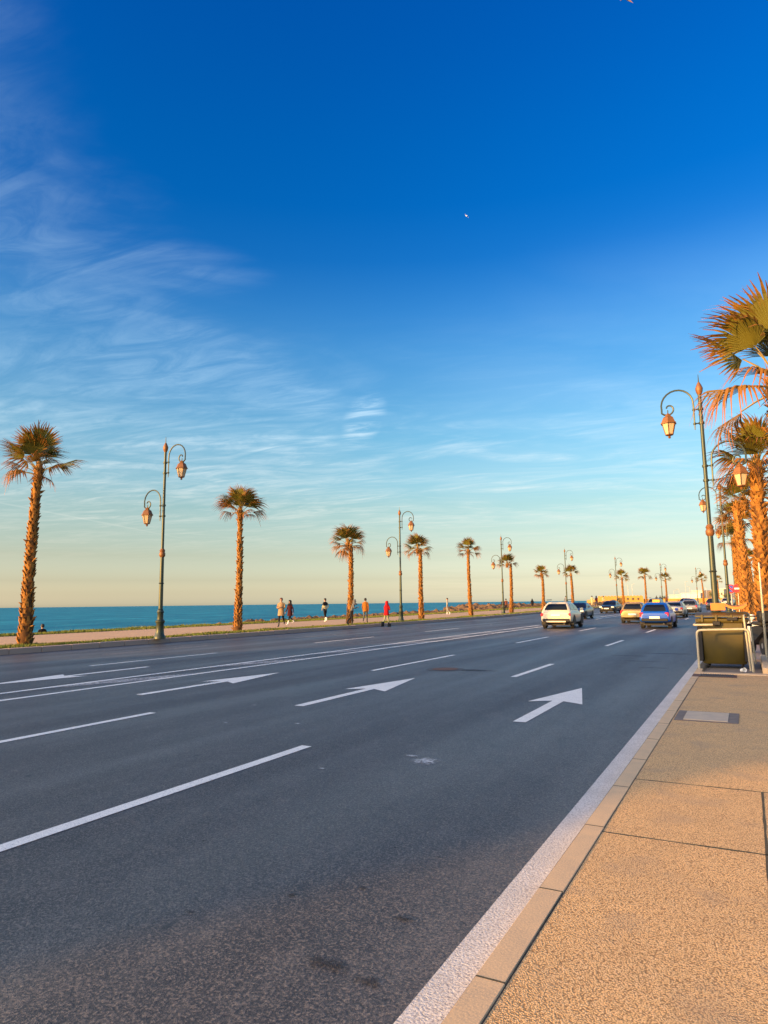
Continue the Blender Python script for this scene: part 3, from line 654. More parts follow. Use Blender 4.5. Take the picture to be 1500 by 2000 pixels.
P = [ # label, Y, x shift, crown-centre height, lean, scale
 ('tall palm with a shaggy trunk at the left edge of the picture', 16.0, -23.45, 6.45, (.035, .0), 0.8),
 ('palm with a slim straight trunk, right of the nearest seaside lamp', 28.6, -24.15, 6.35, (.01, .0), 0.77),
 ('palm with a dark-clothed person leaning at the foot of its trunk', 40.8, -24.5, 5.45, (-.02, .0), 0.78),
 ('palm rising just right of the second seaside lamp post', 52.4, -24.4, 5.85, (-.04, .0), 0.68),
 ('palm standing alone between the second and third seaside lamps', 63.4, -24.2, 6.35, (-.015, .0), 0.74),
 ('palm leaning towards the third seaside lamp post', 75.2, -24.2, 5.5, (-.055, .0), 0.68),
 ('small palm behind the white SUV, beside the black-clad figure', 87.0, -24.3, 4.7, (-.015, 0), 0.6),
 ('palm just right of the fourth seaside lamp, behind the navy sedan', 99.5, -24.2, 5.0, (-.02, 0), 0.66),
 ('palm in front of the ochre fort, by the fifth seaside lamp', 127.0, -24.3, 5.0, (-.03, 0), 0.78),
 ('wide-crowned palm right of the ochre fort, above the gold hatchback', 141.0, -24.3, 5.8, (0, 0), 0.88),
 ('palm by the sixth seaside lamp, above the blue taxi', 154.5, -24.2, 5.4, (-.01, 0), 0.74),
 ('thick-footed palm at the far bend, by the seventh seaside lamp', 181.0, -24.0, 5.8, (-.02, 0), 0.82),
 ('farthest palm of the seaside row, beyond the bend', 193.0, -24.0, 5.8, (.0, 0), 0.74),
]
for i, (lab, Y, x, h, ln, s) in enumerate(P):
    X, Yw = onroad(x, Y); palm(lab, X, Yw, h, ln, i, far=Y > 95, girth=.82+.05*(i == 0)-.05*(i in (1, 4)), crown=s*1.12, z=PZ+zz(Y), n=26 if i < 4 else 23)
PR = [
 ('nearest palm, its spiky fan leaves reaching in from the right edge', 15.2, .90, 5.75, (-.01, 0), 1.04),
 ('thick-trunked palm behind the thin post and the refuse bin', 25.0, .36, 5.75, (.04, 0), .92),
 ('palm third in the footway row, half hidden by the thick-trunked palm', 36.0, -.02, 5.95, (.035, 0), .9),
 ('palm fourth in the footway row, behind the two round signs', 47.0, -.15, 6.1, (-.02, 0), .85),
 ('palm fifth in the footway row, showing between lamp posts', 58.5, -.45, 6.0, (-.02, 0), .85),
 ('farthest palm of the footway row', 84.0, -.1, 5.5, (-.02, 0), .8),
]
for i, (lab, Y, x, h, ln, s) in enumerate(PR):
    X, Yw = onroad(x, Y); palm(lab, X, Yw, h, ln, 40+i, girth=1.15 if i < 2 else 1.0, crown=s, z=0.0+zz(Y), group='palms along the footway', n=27 if i < 2 else 24)

# ------------------------------------------------------------------ street lamps
def lamp_proto():
    root = thing('street_lamp', 'lamp', 'street lamp')
    g_, c_ = MAT['lamp_green'], MAT['lamp_copper']
    MB().lathe([(.24, 0), (.24, .10), (.19, .16), (.165, .30), (.15, .62), (.19, .68), (.19, .74), (.13, .80), (.12, 1.05), (.15, 1.10), (.115, 1.2)], 14).build('base', g_, root)
    MB().lathe([(.095, 1.15), (.08, 3.5), (.062, 3.7), (.055, 8.0)], 12).build('pole', g_, root)
    for z in (1.22, 2.3): MB().lathe([(.09, z-.03), (.115, z), (.09, z+.03)], 12).build('collar', g_, root)
    MB().lathe([(.085, 3.40), (.125, 3.46), (.13, 3.56), (.10, 3.62), (.12, 3.68), (.075, 3.76)], 12).build('collar', c_, root)
    fi = MB().lathe([(.06, 7.95), (.10, 8.05), (.115, 8.16), (.06, 8.30), (.03, 8.36)], 10).build('finial', c_, root)
    MB().tube([(0,0,8.34), (0,0,8.62)], [.02, .008], 6).build('spike', g_, fi)
    for sgn, dz in ((1, .40), (-1, -1.46)):        # +x arm high, -x arm low
        pts = []; r_ = .40
        pts += [(.20, 0, 6.42), (.20, 0, 6.6), (.20, 0, 7.25)]
        for k in range(1, 13):                       # hoop
            a = PI-PI*1.06*k/12; pts.append((.20+.48+.48*math.cos(a), 0, 7.30+.50*math.sin(a)))
        cxs, czs = .97, 7.24
        for k in range(1, 15):                       # scroll turning back in
            a = -.15-2*PI*.92*k/14; rr = .20*(1-k/14)+.055; pts.append((cxs+rr*math.cos(a)-.02, 0, czs+rr*math.sin(a)-.02))
        arm = MB().tube([(sgn*x, 0, z+dz) for x, y, z in pts], [.014, .022, .028]+[.028]*12+[.03-.0005*k for k in range(14)], 7).build('arm', g_, root)
        for z in (6.62, 7.08):
            MB().tube([(0,0,z+dz), (sgn*.235, 0, z+dz)], .022, 6).lathe([(.085, -.035), (.085, .035)], 10, (0,0,z+dz)).lathe([(.045, -.03), (.045, .03)], 8, (sgn*.20, 0, z+dz)).build('clamp', g_, arm)
        lx, lz = sgn*.97, 6.28+dz
        lan = MB()
        A = [PI/2+PI/3*k for k in range(6)]
        for a in A: lan.tube([(lx+.125*math.cos(a), math.sin(a)*.125, lz+.09), (lx+.215*math.cos(a), math.sin(a)*.215, lz+.44)], .013, 4)
        lan.lathe([(.03, -.04), (.05, 0), (.03, .03), (.135, .07), (.135, .095)], 6, (lx, 0, lz), PI/2)
        lantern = lan.build('lantern', c_, root, 30)
        MB().lathe([(.262, .435), (.262, .465), (.235, .48), (.17, .64), (.085, .70), (.095, .73), (.05, .76), (.02, .80)], 6, (lx, 0, lz), PI/2).build('roof', c_, lantern, 20)
        MB().tube([(lx, 0, lz+.78), (lx, 0, lz+.90)], .016, 6).build('hanger', g_, lantern)
        for k in range(6):
            a, c = A[k], A[(k+1) % 6]
            q = [(lx+.122*math.cos(a), .122*math.sin(a), lz+.095), (lx+.122*math.cos(c), .122*math.sin(c), lz+.095), (lx+.208*math.cos(c), .208*math.sin(c), lz+.435), (lx+.208*math.cos(a), .208*math.sin(a), lz+.435)]
            i_ = [(lx+(x-lx)*.96, y*.96, z) for x, y, z in q]
            MB().add(q+i_, [(0,1,2,3), (7,6,5,4), (0,4,5,1), (2,6,7,3), (1,5,6,2), (0,3,7,4)]).build('pane', MAT['pane'], lantern, 0)
    return root
lp = lamp_proto(); index_kids()
LL = [('green double-lantern street lamp nearest on the sea side, right of the leftmost palm', 20.85, -21.75), ('second seaside street lamp, behind the skater in red', 45.5, -22.85),
      ('third seaside street lamp, in front of a leaning palm', 70.5, -23.4), ('fourth seaside street lamp, behind the white SUV and navy sedan', 95, -23.6), ('fifth seaside street lamp, in front of the ochre fort', 119.5, -23.2),
      ('sixth seaside street lamp, above the blue taxi', 146, -22.6), ('seventh seaside street lamp at the far bend', 171.5, -22.5)]
LR = [('nearest street lamp on the footway side, rising behind the refuse bin', 23.3, -.88), ('second street lamp on the footway side, just right of the nearest lamp post', 45.0, -1.0), ('third street lamp on the footway side, beside the round red signs', 66.0, -.9), ('farthest street lamp on the footway side', 88.0, -.75)]
for i, (lab, Y, x) in enumerate(LL+LR):
    o = lp if i == 0 else copy_tree(lp)
    X, Yw = onroad(x, Y); right = i >= len(LL)
    o.location = (X, Yw, (0.0 if right else PZ)+zz(Y)); o.rotation_euler = (0, 0, hd(Y)+(PI if right else 0)); o['label'] = lab
    o['group'] = 'double-lantern lamps along the '+('footway' if right else 'sea side')

# ------------------------------------------------------------------ vehicles
def paint(name, c, metal=.0, rough=.28): return M(name, c, rough, metal, coat=.25, spec=.4)
def make_car(name, label, kind, pm, loc, rz, taxi=False, glass=MAT['glass'], lower=None):
    S = dict(
     suv=dict(L=4.20, W=1.80, H=1.52, st=[(-2.11,.52,.80,.74),(-2.08,.40,.93,.82),(-1.94,.34,.985,.875),(-1.3,.30,.995,.90),(0,.28,.985,.90),(.85,.28,.95,.89),(1.5,.30,.89,.87),(1.9,.34,.80,.80),(2.08,.42,.68,.68)], g=(-2.08,.98,.97,.82), r=(-1.50,.02,1.50,.56), wb=(-1.26,1.28), wr=.345),
     hatch=dict(L=3.70, W=1.62, H=1.41, st=[(-1.86,.50,.76,.68),(-1.83,.38,.87,.75),(-1.68,.31,.92,.79),(-1.1,.26,.93,.81),(0,.25,.92,.81),(.8,.25,.89,.80),(1.4,.27,.83,.78),(1.72,.31,.73,.71),(1.84,.40,.60,.60)], g=(-1.76,.95,.90,.75), r=(-1.28,-.05,1.40,.52), wb=(-1.15,1.18), wr=.30),
     sedan=dict(L=4.45, W=1.74, H=1.37, st=[(-2.22,.48,.78,.72),(-2.19,.32,.92,.80),(-2.02,.24,.97,.85),(-1.5,.21,.985,.87),(0,.21,.95,.87),(.95,.21,.92,.86),(1.6,.23,.85,.84),(2.02,.27,.74,.77),(2.20,.36,.60,.64)], g=(-1.72,1.05,.925,.78), r=(-1.0,.10,1.37,.56), wb=(-1.28,1.30), wr=.31))[kind]
    root = thing(name, label, 'car', loc, rz)
    rings = []
    for (y, zb, zt, w) in S['st']:
        h = zt-zb
        prof = [(w*.90, zb), (w*.985, zb+.10*h), (w, zb+.38*h), (w*.995, zb+.62*h), (w*.965, zb+.85*h), (w*.90, zb+.975*h), (w*.72, zt+.012), (w*.35, zt+.028)]
        rings.append([(x, y, z) for x, z in prof]+[(-x, y, z) for x, z in prof[::-1]])
    body = MB().loft(rings).build('body', pm, root, 60); sub = body.modifiers.new('round', 'SUBSURF'); sub.levels = 1; sub.render_levels = 2
    # greenhouse
    gy0, gy1, gz, gw = S['g']; ry0, ry1, rz_, rw = S['r']
    def ring(y0, y1, z, w, q=.12): return [(-w, y0+q, z), (-w+q*.9, y0, z), (w-q*.9, y0, z), (w, y0+q, z), (w, y1-q, z), (w-q*.9, y1, z), (-w+q*.9, y1, z), (-w, y1-q, z)]
    mid = .55
    gm = ring(gy0+(ry0-gy0)*.40, gy1+(ry1-gy1)*.50, gz+(rz_-gz)*.5, gw+(rw-gw)*.40)
    MB().loft([ring(gy0, gy1, gz-.06, gw), gm, ring(ry0-.02, ry1+.06, rz_-.07, rw+.03), ring(ry0+.05, ry1-.05, rz_-.012, rw-.06), ring(ry0+.25, ry1-.25, rz_, rw-.22)]).build('cabin', pm, root, 40)
    def lerp(a, c, t): return a+(c-a)*t
    def P_(side, u, v, off):
        # v: 0 belt .. 1 roof edge, follows the two-step slope of the cabin
        z0, z1, z2 = gz, gz+(rz_-gz)*.5, rz_-.07; z = lerp(z0, z2, v)
        k = 0.0
        def w_at(z): return lerp(gw, gw+(rw-gw)*.40, (z-(gz-.06))/(z1-gz+.06)) if z < z1 else lerp(gw+(rw-gw)*.40, rw+.03, (z-z1)/(z2-z1))
        def y0_at(z): return lerp(gy0, gy0+(ry0-gy0)*.40, (z-(gz-.06))/(z1-gz+.06)) if z < z1 else lerp(gy0+(ry0-gy0)*.40, ry0-.02, (z-z1)/(z2-z1))
        def y1_at(z): return lerp(gy1, gy1+(ry1-gy1)*.50, (z-(gz-.06))/(z1-gz+.06)) if z < z1 else lerp(gy1+(ry1-gy1)*.50, ry1+.06, (z-z1)/(z2-z1))
        w, ya, yb = w_at(z), y0_at(z), y1_at(z)
        if side == 'rear': return (lerp(-w+.11, w-.11, u), ya-off, z+off*.3)
        if side == 'front': return (lerp(-w+.10, w-.10, u), yb+off, z+off*.3)
        sg = 1 if side == 'right' else -1
        return (sg*(w+off), lerp(ya+.13, yb-.13, u), z)
    def pane(nm, side, u0, u1, v0=.12, v1=.93, mat=glass, t0=None, t1=None):
        t0 = u0 if t0 is None else t0; t1 = u1 if t1 is None else t1
        kv = (gz+(rz_-gz)*.5-gz)/(rz_-.07-gz); vs = [.0, (kv-v0)/(v1-v0), 1.0]; rows = []
        for off in (.012, -.02):
            for q in vs:
                v = lerp(v0, v1, q); rows.append([P_(side, lerp(lerp(u0, t0, q), lerp(u1, t1, q), k/2), v, off) for k in range(3)])
        b = MB(); b.v = [p for r_ in rows for p in r_]
        for o_ in (0, 9):
            for i in range(2):
                for j in range(2): b.f.append((o_+i*3+j, o_+i*3+j+1, o_+i*3+j+4, o_+i*3+j+3))
        rim = [0,1,2,5,8,7,6,3]
        for i in range(8): p, q = rim[i], rim[(i+1) % 8]; b.f.append((p, q, q+9, p+9))
        b.m = [0]*len(b.f); return b.build(nm, mat, root, 20)
    pane('rear_window', 'rear', .02, .98, .10 if kind != 'suv' else .16, .90); pane('windscreen', 'front', .0, 1.0, .08, .95)
    for sd in ('left', 'right'):
        pane('side_window', sd, .05, .50, .16, .90, t0=.10); pane('side_window', sd, .53, .97, .16, .90, t1=.93)
    L = S['L']/2; W = S['W']/2
    yr = -L; zt = S['st'][1][2]
    # lights, bumper, plate
    for sg in (-1, 1):
        MB().bbox(sg*(W-.17)-.13, sg*(W-.17)+.085, yr+.005, yr+.22, zt-.24, zt-.06 if kind != 'hatch' else zt+.0, .03).build('tail_light', MAT['tail'], root, 30)
        MB().bbox(sg*(W-.22)-.16, sg*(W-.22)+.14, L-.30, L-.055, .60, .74, .03).build('headlight', MAT['head'], root, 30)
        wm = MB().bbox(sg*(W+.09)-.10, sg*(W+.09)+.08, gy1-.30, gy1-.18, gz+.02, gz+.17, .02).build('mirror', pm, root, 30)
    lw = lower or MAT['black_plastic']
    bp = MB().bbox(-W*.84, W*.84, yr-.035, yr+.16, .40, .56, .03).build('rear_bumper', lw, root, 30)
    MB().bbox(-W*.80, W*.80, L-.16, L+.02, .30, .44, .03).build('front_bumper', lw, root, 30)
    MB().bbox(-.38, .38, L-.12, L+.012, .47, .60, .01).build('grille', MAT['black_plastic'], root, 0)
    MB().box(-.26, .26, yr-.05, yr-.02, .545 if kind != 'suv' else .70, .655 if kind != 'suv' else .80).build('number_plate', MAT['plate'], root, 0)
    MB().box(-.26, .26, L+.015, L+.032, .46, .56).build('number_plate', MAT['plate'], root, 0)
    if kind == 'suv':
        MB().bbox(-.55, .55, yr-.05, yr+.05, .36, .44, .01).build('skid_plate', pm, root, 30)
        for sg in (-1, 1): MB().tube([(sg*.60, -1.4, 1.615), (sg*.60, -.1, 1.625)], .022, 6).build('roof_rail', MAT['black_plastic'], root)
    MB().tube([(.45, yr-.02, .27), (.45, yr+.25, .27)], .035, 8).build('exhaust', MAT['iron'], root)
    MB().box(-W*.8, W*.8, -L+.25, L-.25, .17, .27).build('underbody', MAT['black_plastic'], root, 0)
    for sg in (-1, 1):
        for wy in S['wb']:
            x = sg*(W-.11); r_ = S['wr']
            ar = MB()
            for k, (xx, rr) in enumerate(((W-.06, r_+.065), (W+.008, r_+.065))): pass
            pts = [(wy+(r_+.07)*math.cos(PI*k/12), r_+(r_+.07)*math.sin(PI*k/12)) for k in range(13)]
            MB().prism([(a, c) for a, c in pts]+[(wy-r_-.07, .22), (wy+r_+.07, .22)], sg*(W-.25), sg*(W+.004), 'x').build('wheel_arch', MAT['black_plastic'], root, 0)
            ty = MB(); n = 20
            prof = [(-.10, r_*.62), (-.11, r_*.9), (-.085, r_), (.085, r_), (.11, r_*.9), (.10, r_*.62)]
            rings = [[(x+sg*0+px_, wy+pr*math.cos(2*PI*j/n), r_+pr*math.sin(2*PI*j/n)) for j in range(n)] for px_, pr in prof]
            wh = MB().loft(rings).build('wheel', MAT['tyre'], root, 40)
            rm = MB(); rm.loft([[(x+sg*(.095+d), wy+pr*math.cos(2*PI*j/n), r_+pr*math.sin(2*PI*j/n)) for j in range(n)] for d, pr in ((0, r_*.62), (.012, r_*.60), (.0, r_*.3), (.012, .05))]).build('rim', MAT['rim'], wh, 40)
    if taxi:
        MB().bbox(-.20, .20, -.75, -.55, rz_+.005, rz_+.17, .02).build('roof_sign', M('taxi_sign_yellow', (.62,.36,.04), .4), root, 30)
    return root
WHITE = paint('white_car_paint', (.66,.57,.40)); NAVY = paint('navy_car_paint', (.008,.016,.05)); GOLD = paint('gold_car_paint', (.34,.24,.10), .3, .35)
BLUE = paint('blue_car_paint', (.006,.075,.42)); SILV = paint('silver_car_paint', (.40,.36,.30), .3, .3); BLACK = paint('black_car_paint', (.015,.016,.02)); GREY = paint('grey_car_paint', (.18,.19,.21), .3)
def car(lab, kind, pm, x, Y, back=True, **k):
    X, Yw = onroad(x, Y); return make_car('car', lab, kind, pm, (X, Yw, RZ+zz(Y)), hd(Y)+(0 if back else PI)+k.pop('turn', 0), **k)
car('white SUV driving away, nearest car on the left of the group', 'suv', WHITE, -9.75, 40.8, turn=.05)
car('dark navy sedan coming towards the camera, beside the white SUV', 'sedan', NAVY, -12.9, 60.0, False)
car('black car coming towards the camera, second behind the navy sedan', 'sedan', BLACK, -14.4, 81.0, False)
car('gold hatchback driving away, left of the blue taxi', 'hatch', GOLD, -6.95, 50.5, lower=GOLD)
car('bright blue hatchback taxi with a yellow sign on its roof', 'hatch', BLUE, -4.5, 41.4, taxi=True, turn=-.01)
car('silver car driving away, right of the blue taxi', 'sedan', SILV, -5.6, 64.0)
car('dark blue car driving away just ahead of the silver car', 'hatch', GREY, -5.2, 74.0)
car('dark car farthest along the road before the bend', 'hatch', NAVY, -4.9, 95.0)
car('pale car farthest off, at the foot of the thick-footed palm', 'sedan', SILV, -4.6, 108.0)
car('grey car showing above the gold hatchback', 'suv', GREY, -11.2, 92.0)
car('silver-blue car showing behind the blue taxi roof', 'sedan', paint('steel_blue_paint', (.25,.31,.37), .3), -9.0, 104.0)
car('dark oncoming car far off, above the silver car', 'sedan', BLACK, -12.8, 122.0, False)

# ------------------------------------------------------------------ people
SKIN = M('skin', (.42,.25,.17), .6); HAIR = M('dark_hair', (.018,.014,.012), .7); SHOE = M('shoe', (.03,.03,.03), .6)
def cloth(n, c): return M(n, c, .9, var=tuple(q*.8 for q in c), vscale=14, bump=.3, bscale=30, bdist=.01, spec=.2)
def seg_d(c, a, b):
    d = b-a; t = max(0, min(1, (c-a).dot(d)/max(1e-9, d.length_squared))); return (c-a-d*t).length
def person(label, loc, rz, h=1.70, stride=0.0, top=None, legs=None, shoe=SHOE, skirt=None, hood=None, hairm=HAIR, arms='hang', bend=0.0, mid=None, coat_len=.0, wide=1.0, skates=False, sit=False):
    root = thing('person', label, 'person', loc, rz)
    s = h/1.72
    pv = .93; hipw = .085
    def leg(sg, sw):
        hip = Vector((sg*hipw, 0, pv-.03))
        if sit:
            kn = hip+Vector((sg*.05, .42, .06)); an = kn+Vector((0, .08, -.42)); 
        else:
            kn = hip+Vector((sg*.01, math.sin(sw)*.44, -math.cos(sw)*.44)); bb = sw-(.55 if sw < -.05 else .12)
            an = kn+Vector((0, math.sin(bb)*.40, -math.cos(bb)*.40))
        return hip, kn, an, an+Vector((sg*.015, .06, -.045)), an+Vector((sg*.02, .17, -.055))
    V, E, Rd, Z = [], [], [], []
    def add(p, r, par, zone): V.append(Vector(p)); Rd.append(r); Z.append(zone); i = len(V)-1; (E.append((par, i)) if par is not None else None); return i
    def bd(z): return Vector((0, math.sin(bend)*(z-pv), pv+math.cos(bend)*(z-pv)))
    pel = add((0, 0, pv), (.145*wide, .115), None, 'leg'); wa = add(bd(1.10), (.135*wide, .10), pel, 'top'); ch = add(bd(1.30), (.165*wide, .115), wa, 'top'); sh = add(bd(1.42), (.11*wide, .085), ch, 'top')
    nk = add(bd(1.50), (.052, .055), sh, 'skin'); hb = add(bd(1.56)+Vector((0,.015,0)), (.068, .078), nk, 'skin'); hm = add(bd(1.635)+Vector((0,.012,0)), (.076, .092), hb, 'skin'); ht = add(bd(1.70)+Vector((0,0,0)), (.05, .06), hm, 'skin')
    wrists = []
    for sg in (-1, 1):
        hip, kn, an, he, to = leg(sg, stride*sg)
        a = add(hip+Vector((sg*.01, 0, -.06)), (.088, .092), pel, 'leg'); a = add(kn, (.056, .06), a, 'leg'); mid_ = (V[a]+an)/2; a = add(mid_+Vector((0,-.01,.03)), (.054, .056), a, 'leg'); a = add(an, (.042, .045), a, 'shoe'); a = add(he, (.045, .04), a, 'shoe'); add(to, (.04, .028), a, 'shoe')
        S0 = bd(1.405)+Vector((sg*.175*wide, 0, 0)); sw = -stride*sg*.9
        if arms == 'hang': el = S0+Vector((sg*.05, math.sin(sw)*.28-.02, -.28)); wr = el+Vector((sg*.0, math.sin(sw+.3)*.24, -math.cos(sw+.3)*.24))
        elif arms == 'fold': el = S0+Vector((sg*.06, .04, -.27)); wr = el+Vector((-sg*.17, .20, .06))
        elif arms == 'pocket': el = S0+Vector((sg*.11, -.06, -.27)); wr = el+Vector((-sg*.07, .14, -.18))
        a = add(S0, (.062, .062), sh, 'top'); a = add(el, (.048, .048), a, 'top'); a = add(wr, (.033, .035), a, 'top'); d = (wr-el).normalized(); add(wr+d*.06, (.036, .022), a, 'skin'); wrists.append((wr+d*.06, d, sg))
    me = bpy.data.meshes.new('skeleton'); me.from_pydata([v*s for v in V], E, []); o = bpy.data.objects.new('skeleton', me); COL.objects.link(o)
    o.modifiers.new('Skin', 'SKIN'); sv = me.skin_vertices[0].data
    for i, r in enumerate(Rd): sv[i].radius = (r[0]*s, r[1]*s); sv[i].use_root = (i == 0)
    ss = o.modifiers.new('Sub', 'SUBSURF'); ss.levels = 1; ss.render_levels = 1
    dg = bpy.context.evaluated_depsgraph_get(); bme = bpy.data.meshes.new_from_object(o.evaluated_get(dg)); bpy.data.objects.remove(o)
    b = MB(); b.v = [tuple(v.co) for v in bme.vertices]; b.f = [tuple(p.vertices) for p in bme.polygons]
    mats = [SKIN, top, legs, shoe, mid or top, HAIR]; zi = dict(skin=0, top=1, leg=2, shoe=3)
    for p in bme.polygons:
        c = p.center/s; best = min((seg_d(c, V[x], V[y])-.25*(Rd[x][0]+Rd[y][0]), y) for x, y in E)
        zn = zi[Z[best[1]]]
        if zn == 1 and mid and c.z < 1.24: zn = 4
        b.m.append(zn)
    # hands: palm is the skin end, five fingers each
    b.mat(0)
    for (w, d, sg) in wrists:
        side = d.cross(Vector((sg, 0, 0))); side = side.normalized() if side.length > .2 else Vector((0,1,0)); inn = side.cross(d).normalized()
        for k in range(4):
            r0 = w+side*(.024-.016*k)+d*.03; ln = (.065, .075, .07, .055)[k]; b.tube([r0*s, (r0+d*ln*.55)*s, (r0+d*ln*.95-inn*sg*.018)*s], [.0095*s, .009*s, .006*s], 5)
        r0 = w+side*.03+d*.0; b.tube([r0*s, (r0+side*.025+d*.03)*s, (r0+side*.028+d*.058)*s], [.011*s, .010*s, .007*s], 5)
    hc = V[hm]
    def hp(x, y, z): return (hc+Vector((x, y, z)))*s
    b.tube([hp(0,.078,.015), hp(0,.112,-.018), hp(0,.085,-.026)], [.010*s, .016*s, .010*s], 5)
    for sg in (-1, 1): b.ball(hp(sg*.083, -.005, -.01), (.012*s, .022*s, .032*s), 6, 4)
    b.mat(5)
    for sg in (-1, 1): b.ball(hp(sg*.032, .088, .012), (.012*s, .008*s, .007*s), 6, 4)
    b.mat(4 if False else 5); b.tube([hp(-.025,.088,-.052), hp(0,.094,-.052), hp(.025,.088,-.052)], .005*s, 4)
    b.build('body', mats, root, 70)
    # hair or hood as a cap shell
    if hood:
        rr = [(.02, .135), (.085, .115), (.118, .05), (.12, -.03), (.115, -.10), (.145, -.16), (.19, -.24), (.10, -.25)]
        hb_ = MB(); n = 14
        rings = [[hp(r*math.cos(2*PI*j/n), -.012+r*1.05*math.sin(2*PI*j/n)-(.055*max(0, math.sin(2*PI*j/n)) if -.12 < z < .09 else 0), z) for j in range(n)] for r, z in rr]; hb_.loft(rings); hb_.build('headscarf', hood, root, 60)
    else:
        hb_ = MB(); n = 12
        rr = [(.02, .128), (.07, .112), (.094, .06), (.097, .015), (.085, -.045)]
        rings = [[hp(r*math.cos(2*PI*j/n), -.014+r*1.10*math.sin(2*PI*j/n)-(.05*max(0, math.sin(2*PI*j/n)) if z < .05 else 0), z+(.03*math.sin(2*PI*j/n) if z < .05 else 0)) for j in range(n)] for r, z in rr]; hb_.loft(rings); hb_.build('hair', hairm, root, 60)
    if coat_len:
        n = 14; zs = [1.43, 1.36, 1.22, 1.06, .94, .80, .94-coat_len]; wx = [.13, .185, .18, .165, .185, .20, .215]; wy = [.09, .13, .135, .13, .145, .16, .18]
        rings = [[tuple(s*(bd(z) if z > pv else Vector((0,0,z)))+s*Vector((wx[i]*wide*math.cos(2*PI*j/n), wy[i]*math.sin(2*PI*j/n)*(1+.06*math.sin(3*j)*(i > 4)), 0))) for j in range(n)] for i, z in enumerate(zs)]
        MB().loft(rings).build('coat', skirt or top, root, 60)
    if skates:
        for sg in (-1, 1):
            hip, kn, an, he, to = leg(sg, stride*sg)
            sk = MB().bbox((an.x-.055)*s, (an.x+.055)*s, (an.y-.09)*s, (an.y+.20)*s, (an.z-.10)*s, (an.z+.16)*s, .03).build('skate', MAT['black_plastic'], root, 30)
            for q in range(4): MB().lathe([(.036, -.015), (.036, .015)], 10).build('wheel', MAT['tyre'], sk, 30).matrix_local = Matrix.Translation(((an.x)*s, (an.y-.08+.085*q)*s, (an.z-.125)*s)) @ Matrix.Rotation(PI/2, 4, 'Y')
    bpy.data.meshes.remove(bme); return root
def gp(px, py, z=PZ):       # ground point under a photo pixel
    d = _cx*((px-750)/1320) + _cy*((1000-py)/1320) + _fw; t = (z-CAM_H)/d.z; return Vector((d.x*t, d.y*t, z))
BLKC = cloth('black_cloth', (.016,.016,.02)); TAN = cloth('tan_cloth', (.36,.24,.13)); MAROON = cloth('maroon_cloth', (.045,.008,.012)); CREAM = cloth('cream_cloth', (.52,.46,.26)); ORANGE = cloth('orange_cloth', (.36,.13,.02))
GREYC = cloth('grey_cloth', (.13,.13,.13)); RED = cloth('red_cloth', (.38,.008,.012)); MINT = cloth('pale_green_cloth', (.32,.33,.2)); PALE = cloth('pale_grey_cloth', (.27,.27,.25)); WSHOE = M('white_shoe', (.75,.74,.70), .6); BROWN = cloth('brown_cloth', (.14,.05,.03)); DBLUE = cloth('denim', (.03,.04,.075))
person('woman in a tan top with folded arms, walking on the promenade', gp(549, 1225), R(-155), 1.72, .38, TAN, BLKC, hairm=M('brown_hair', (.10,.03,.015), .6), arms='fold', coat_len=.25, skirt=TAN)
person('person in a dark maroon coat walking beside the woman in tan', gp(566, 1221), R(165), 1.60, -.35, MAROON, BLKC, hood=BLKC, arms='hang', coat_len=.30, shoe=WSHOE)
person('man in black and cream jacket standing, looking at the sea', gp(635, 1214), R(75), 1.76, .14, BLKC, BLKC, mid=CREAM, arms='pocket', shoe=WSHOE)
person('dark-clothed person leaning against the trunk of a palm', gp(686, 1221), R(-60), 1.62, .12, GREYC, BLKC, hairm=HAIR, arms='fold', bend=.35, hood=GREYC)
person('man in an orange jacket and grey trousers walking away', gp(714, 1216), R(20), 1.70, .22, ORANGE, GREYC, arms='hang', coat_len=.12, skirt=ORANGE)
person('skater in a red hooded jacket and pale trousers at the kerb', gp(755, 1224, RZ), R(-10), 1.66, .22, RED, MINT, hood=RED, arms='fold', skates=True, bend=.10, coat_len=.16, skirt=RED)
person('slim person in pale grey clothes standing near the rocks', gp(874, 1201), R(120), 1.80, .08, PALE, PALE, arms='hang', shoe=WSHOE)
person('person in dark red standing just behind the third seaside lamp', gp(983, 1196), R(0), 1.66, .1, MAROON, BLKC)
person('person in brown beside the leaning palm, right of the third seaside lamp', gp(989, 1195.5), R(10), 1.72, .1, BROWN, BLKC)
person('black-robed figure on the promenade, left of the white SUV', gp(1040, 1189, .2), R(40), 1.66, .05, BLKC, BLKC, hood=BLKC, coat_len=.75, wide=1.15)
person('person in blue-grey standing behind the white SUV, by a palm', at(1106, 1186, 97)-Vector((0,0,.15)), R(0), 1.7, .1, cloth('blue_grey_cloth', (.16,.18,.24)), BLKC)
X = at(1157, 1184.5, 108)
person('person in pale yellow standing left of the ochre fort', (X.x, X.y, .42), R(10), 1.74, .12, CREAM, CREAM, arms='hang')
X = at(1165.5, 1184.5, 108)
person('person in dark red beside the one in pale yellow, near the fort', (X.x, X.y, .42), R(-20), 1.72, .2, MAROON, DBLUE, hood=DBLUE, arms='hang')
X = at(1179, 1184, 112)
person('person in a cream shirt and brown trousers in front of the fort', (X.x, X.y, .42), R(30), 1.7, .1, CREAM, BROWN, arms='hang')
for px, lab, c in ((1283, 'dark-clothed pedestrian left of the sixth seaside lamp', BLKC), (1290, 'person in a dark jacket at the foot of the sixth seaside lamp', DBLUE), (1302, 'person in brown near the palm above the blue taxi', BROWN)):
    X = at(px, 1178, 140); person(lab, (X.x, X.y, .47), R(0), 1.72, .15, c, BLKC)
person('person seated low beyond the grass, seen at the water line', Vector((-34.6, 24.6, -1.2)), R(75), 1.7, .0, BLKC, BLKC, arms='fold', sit=True)

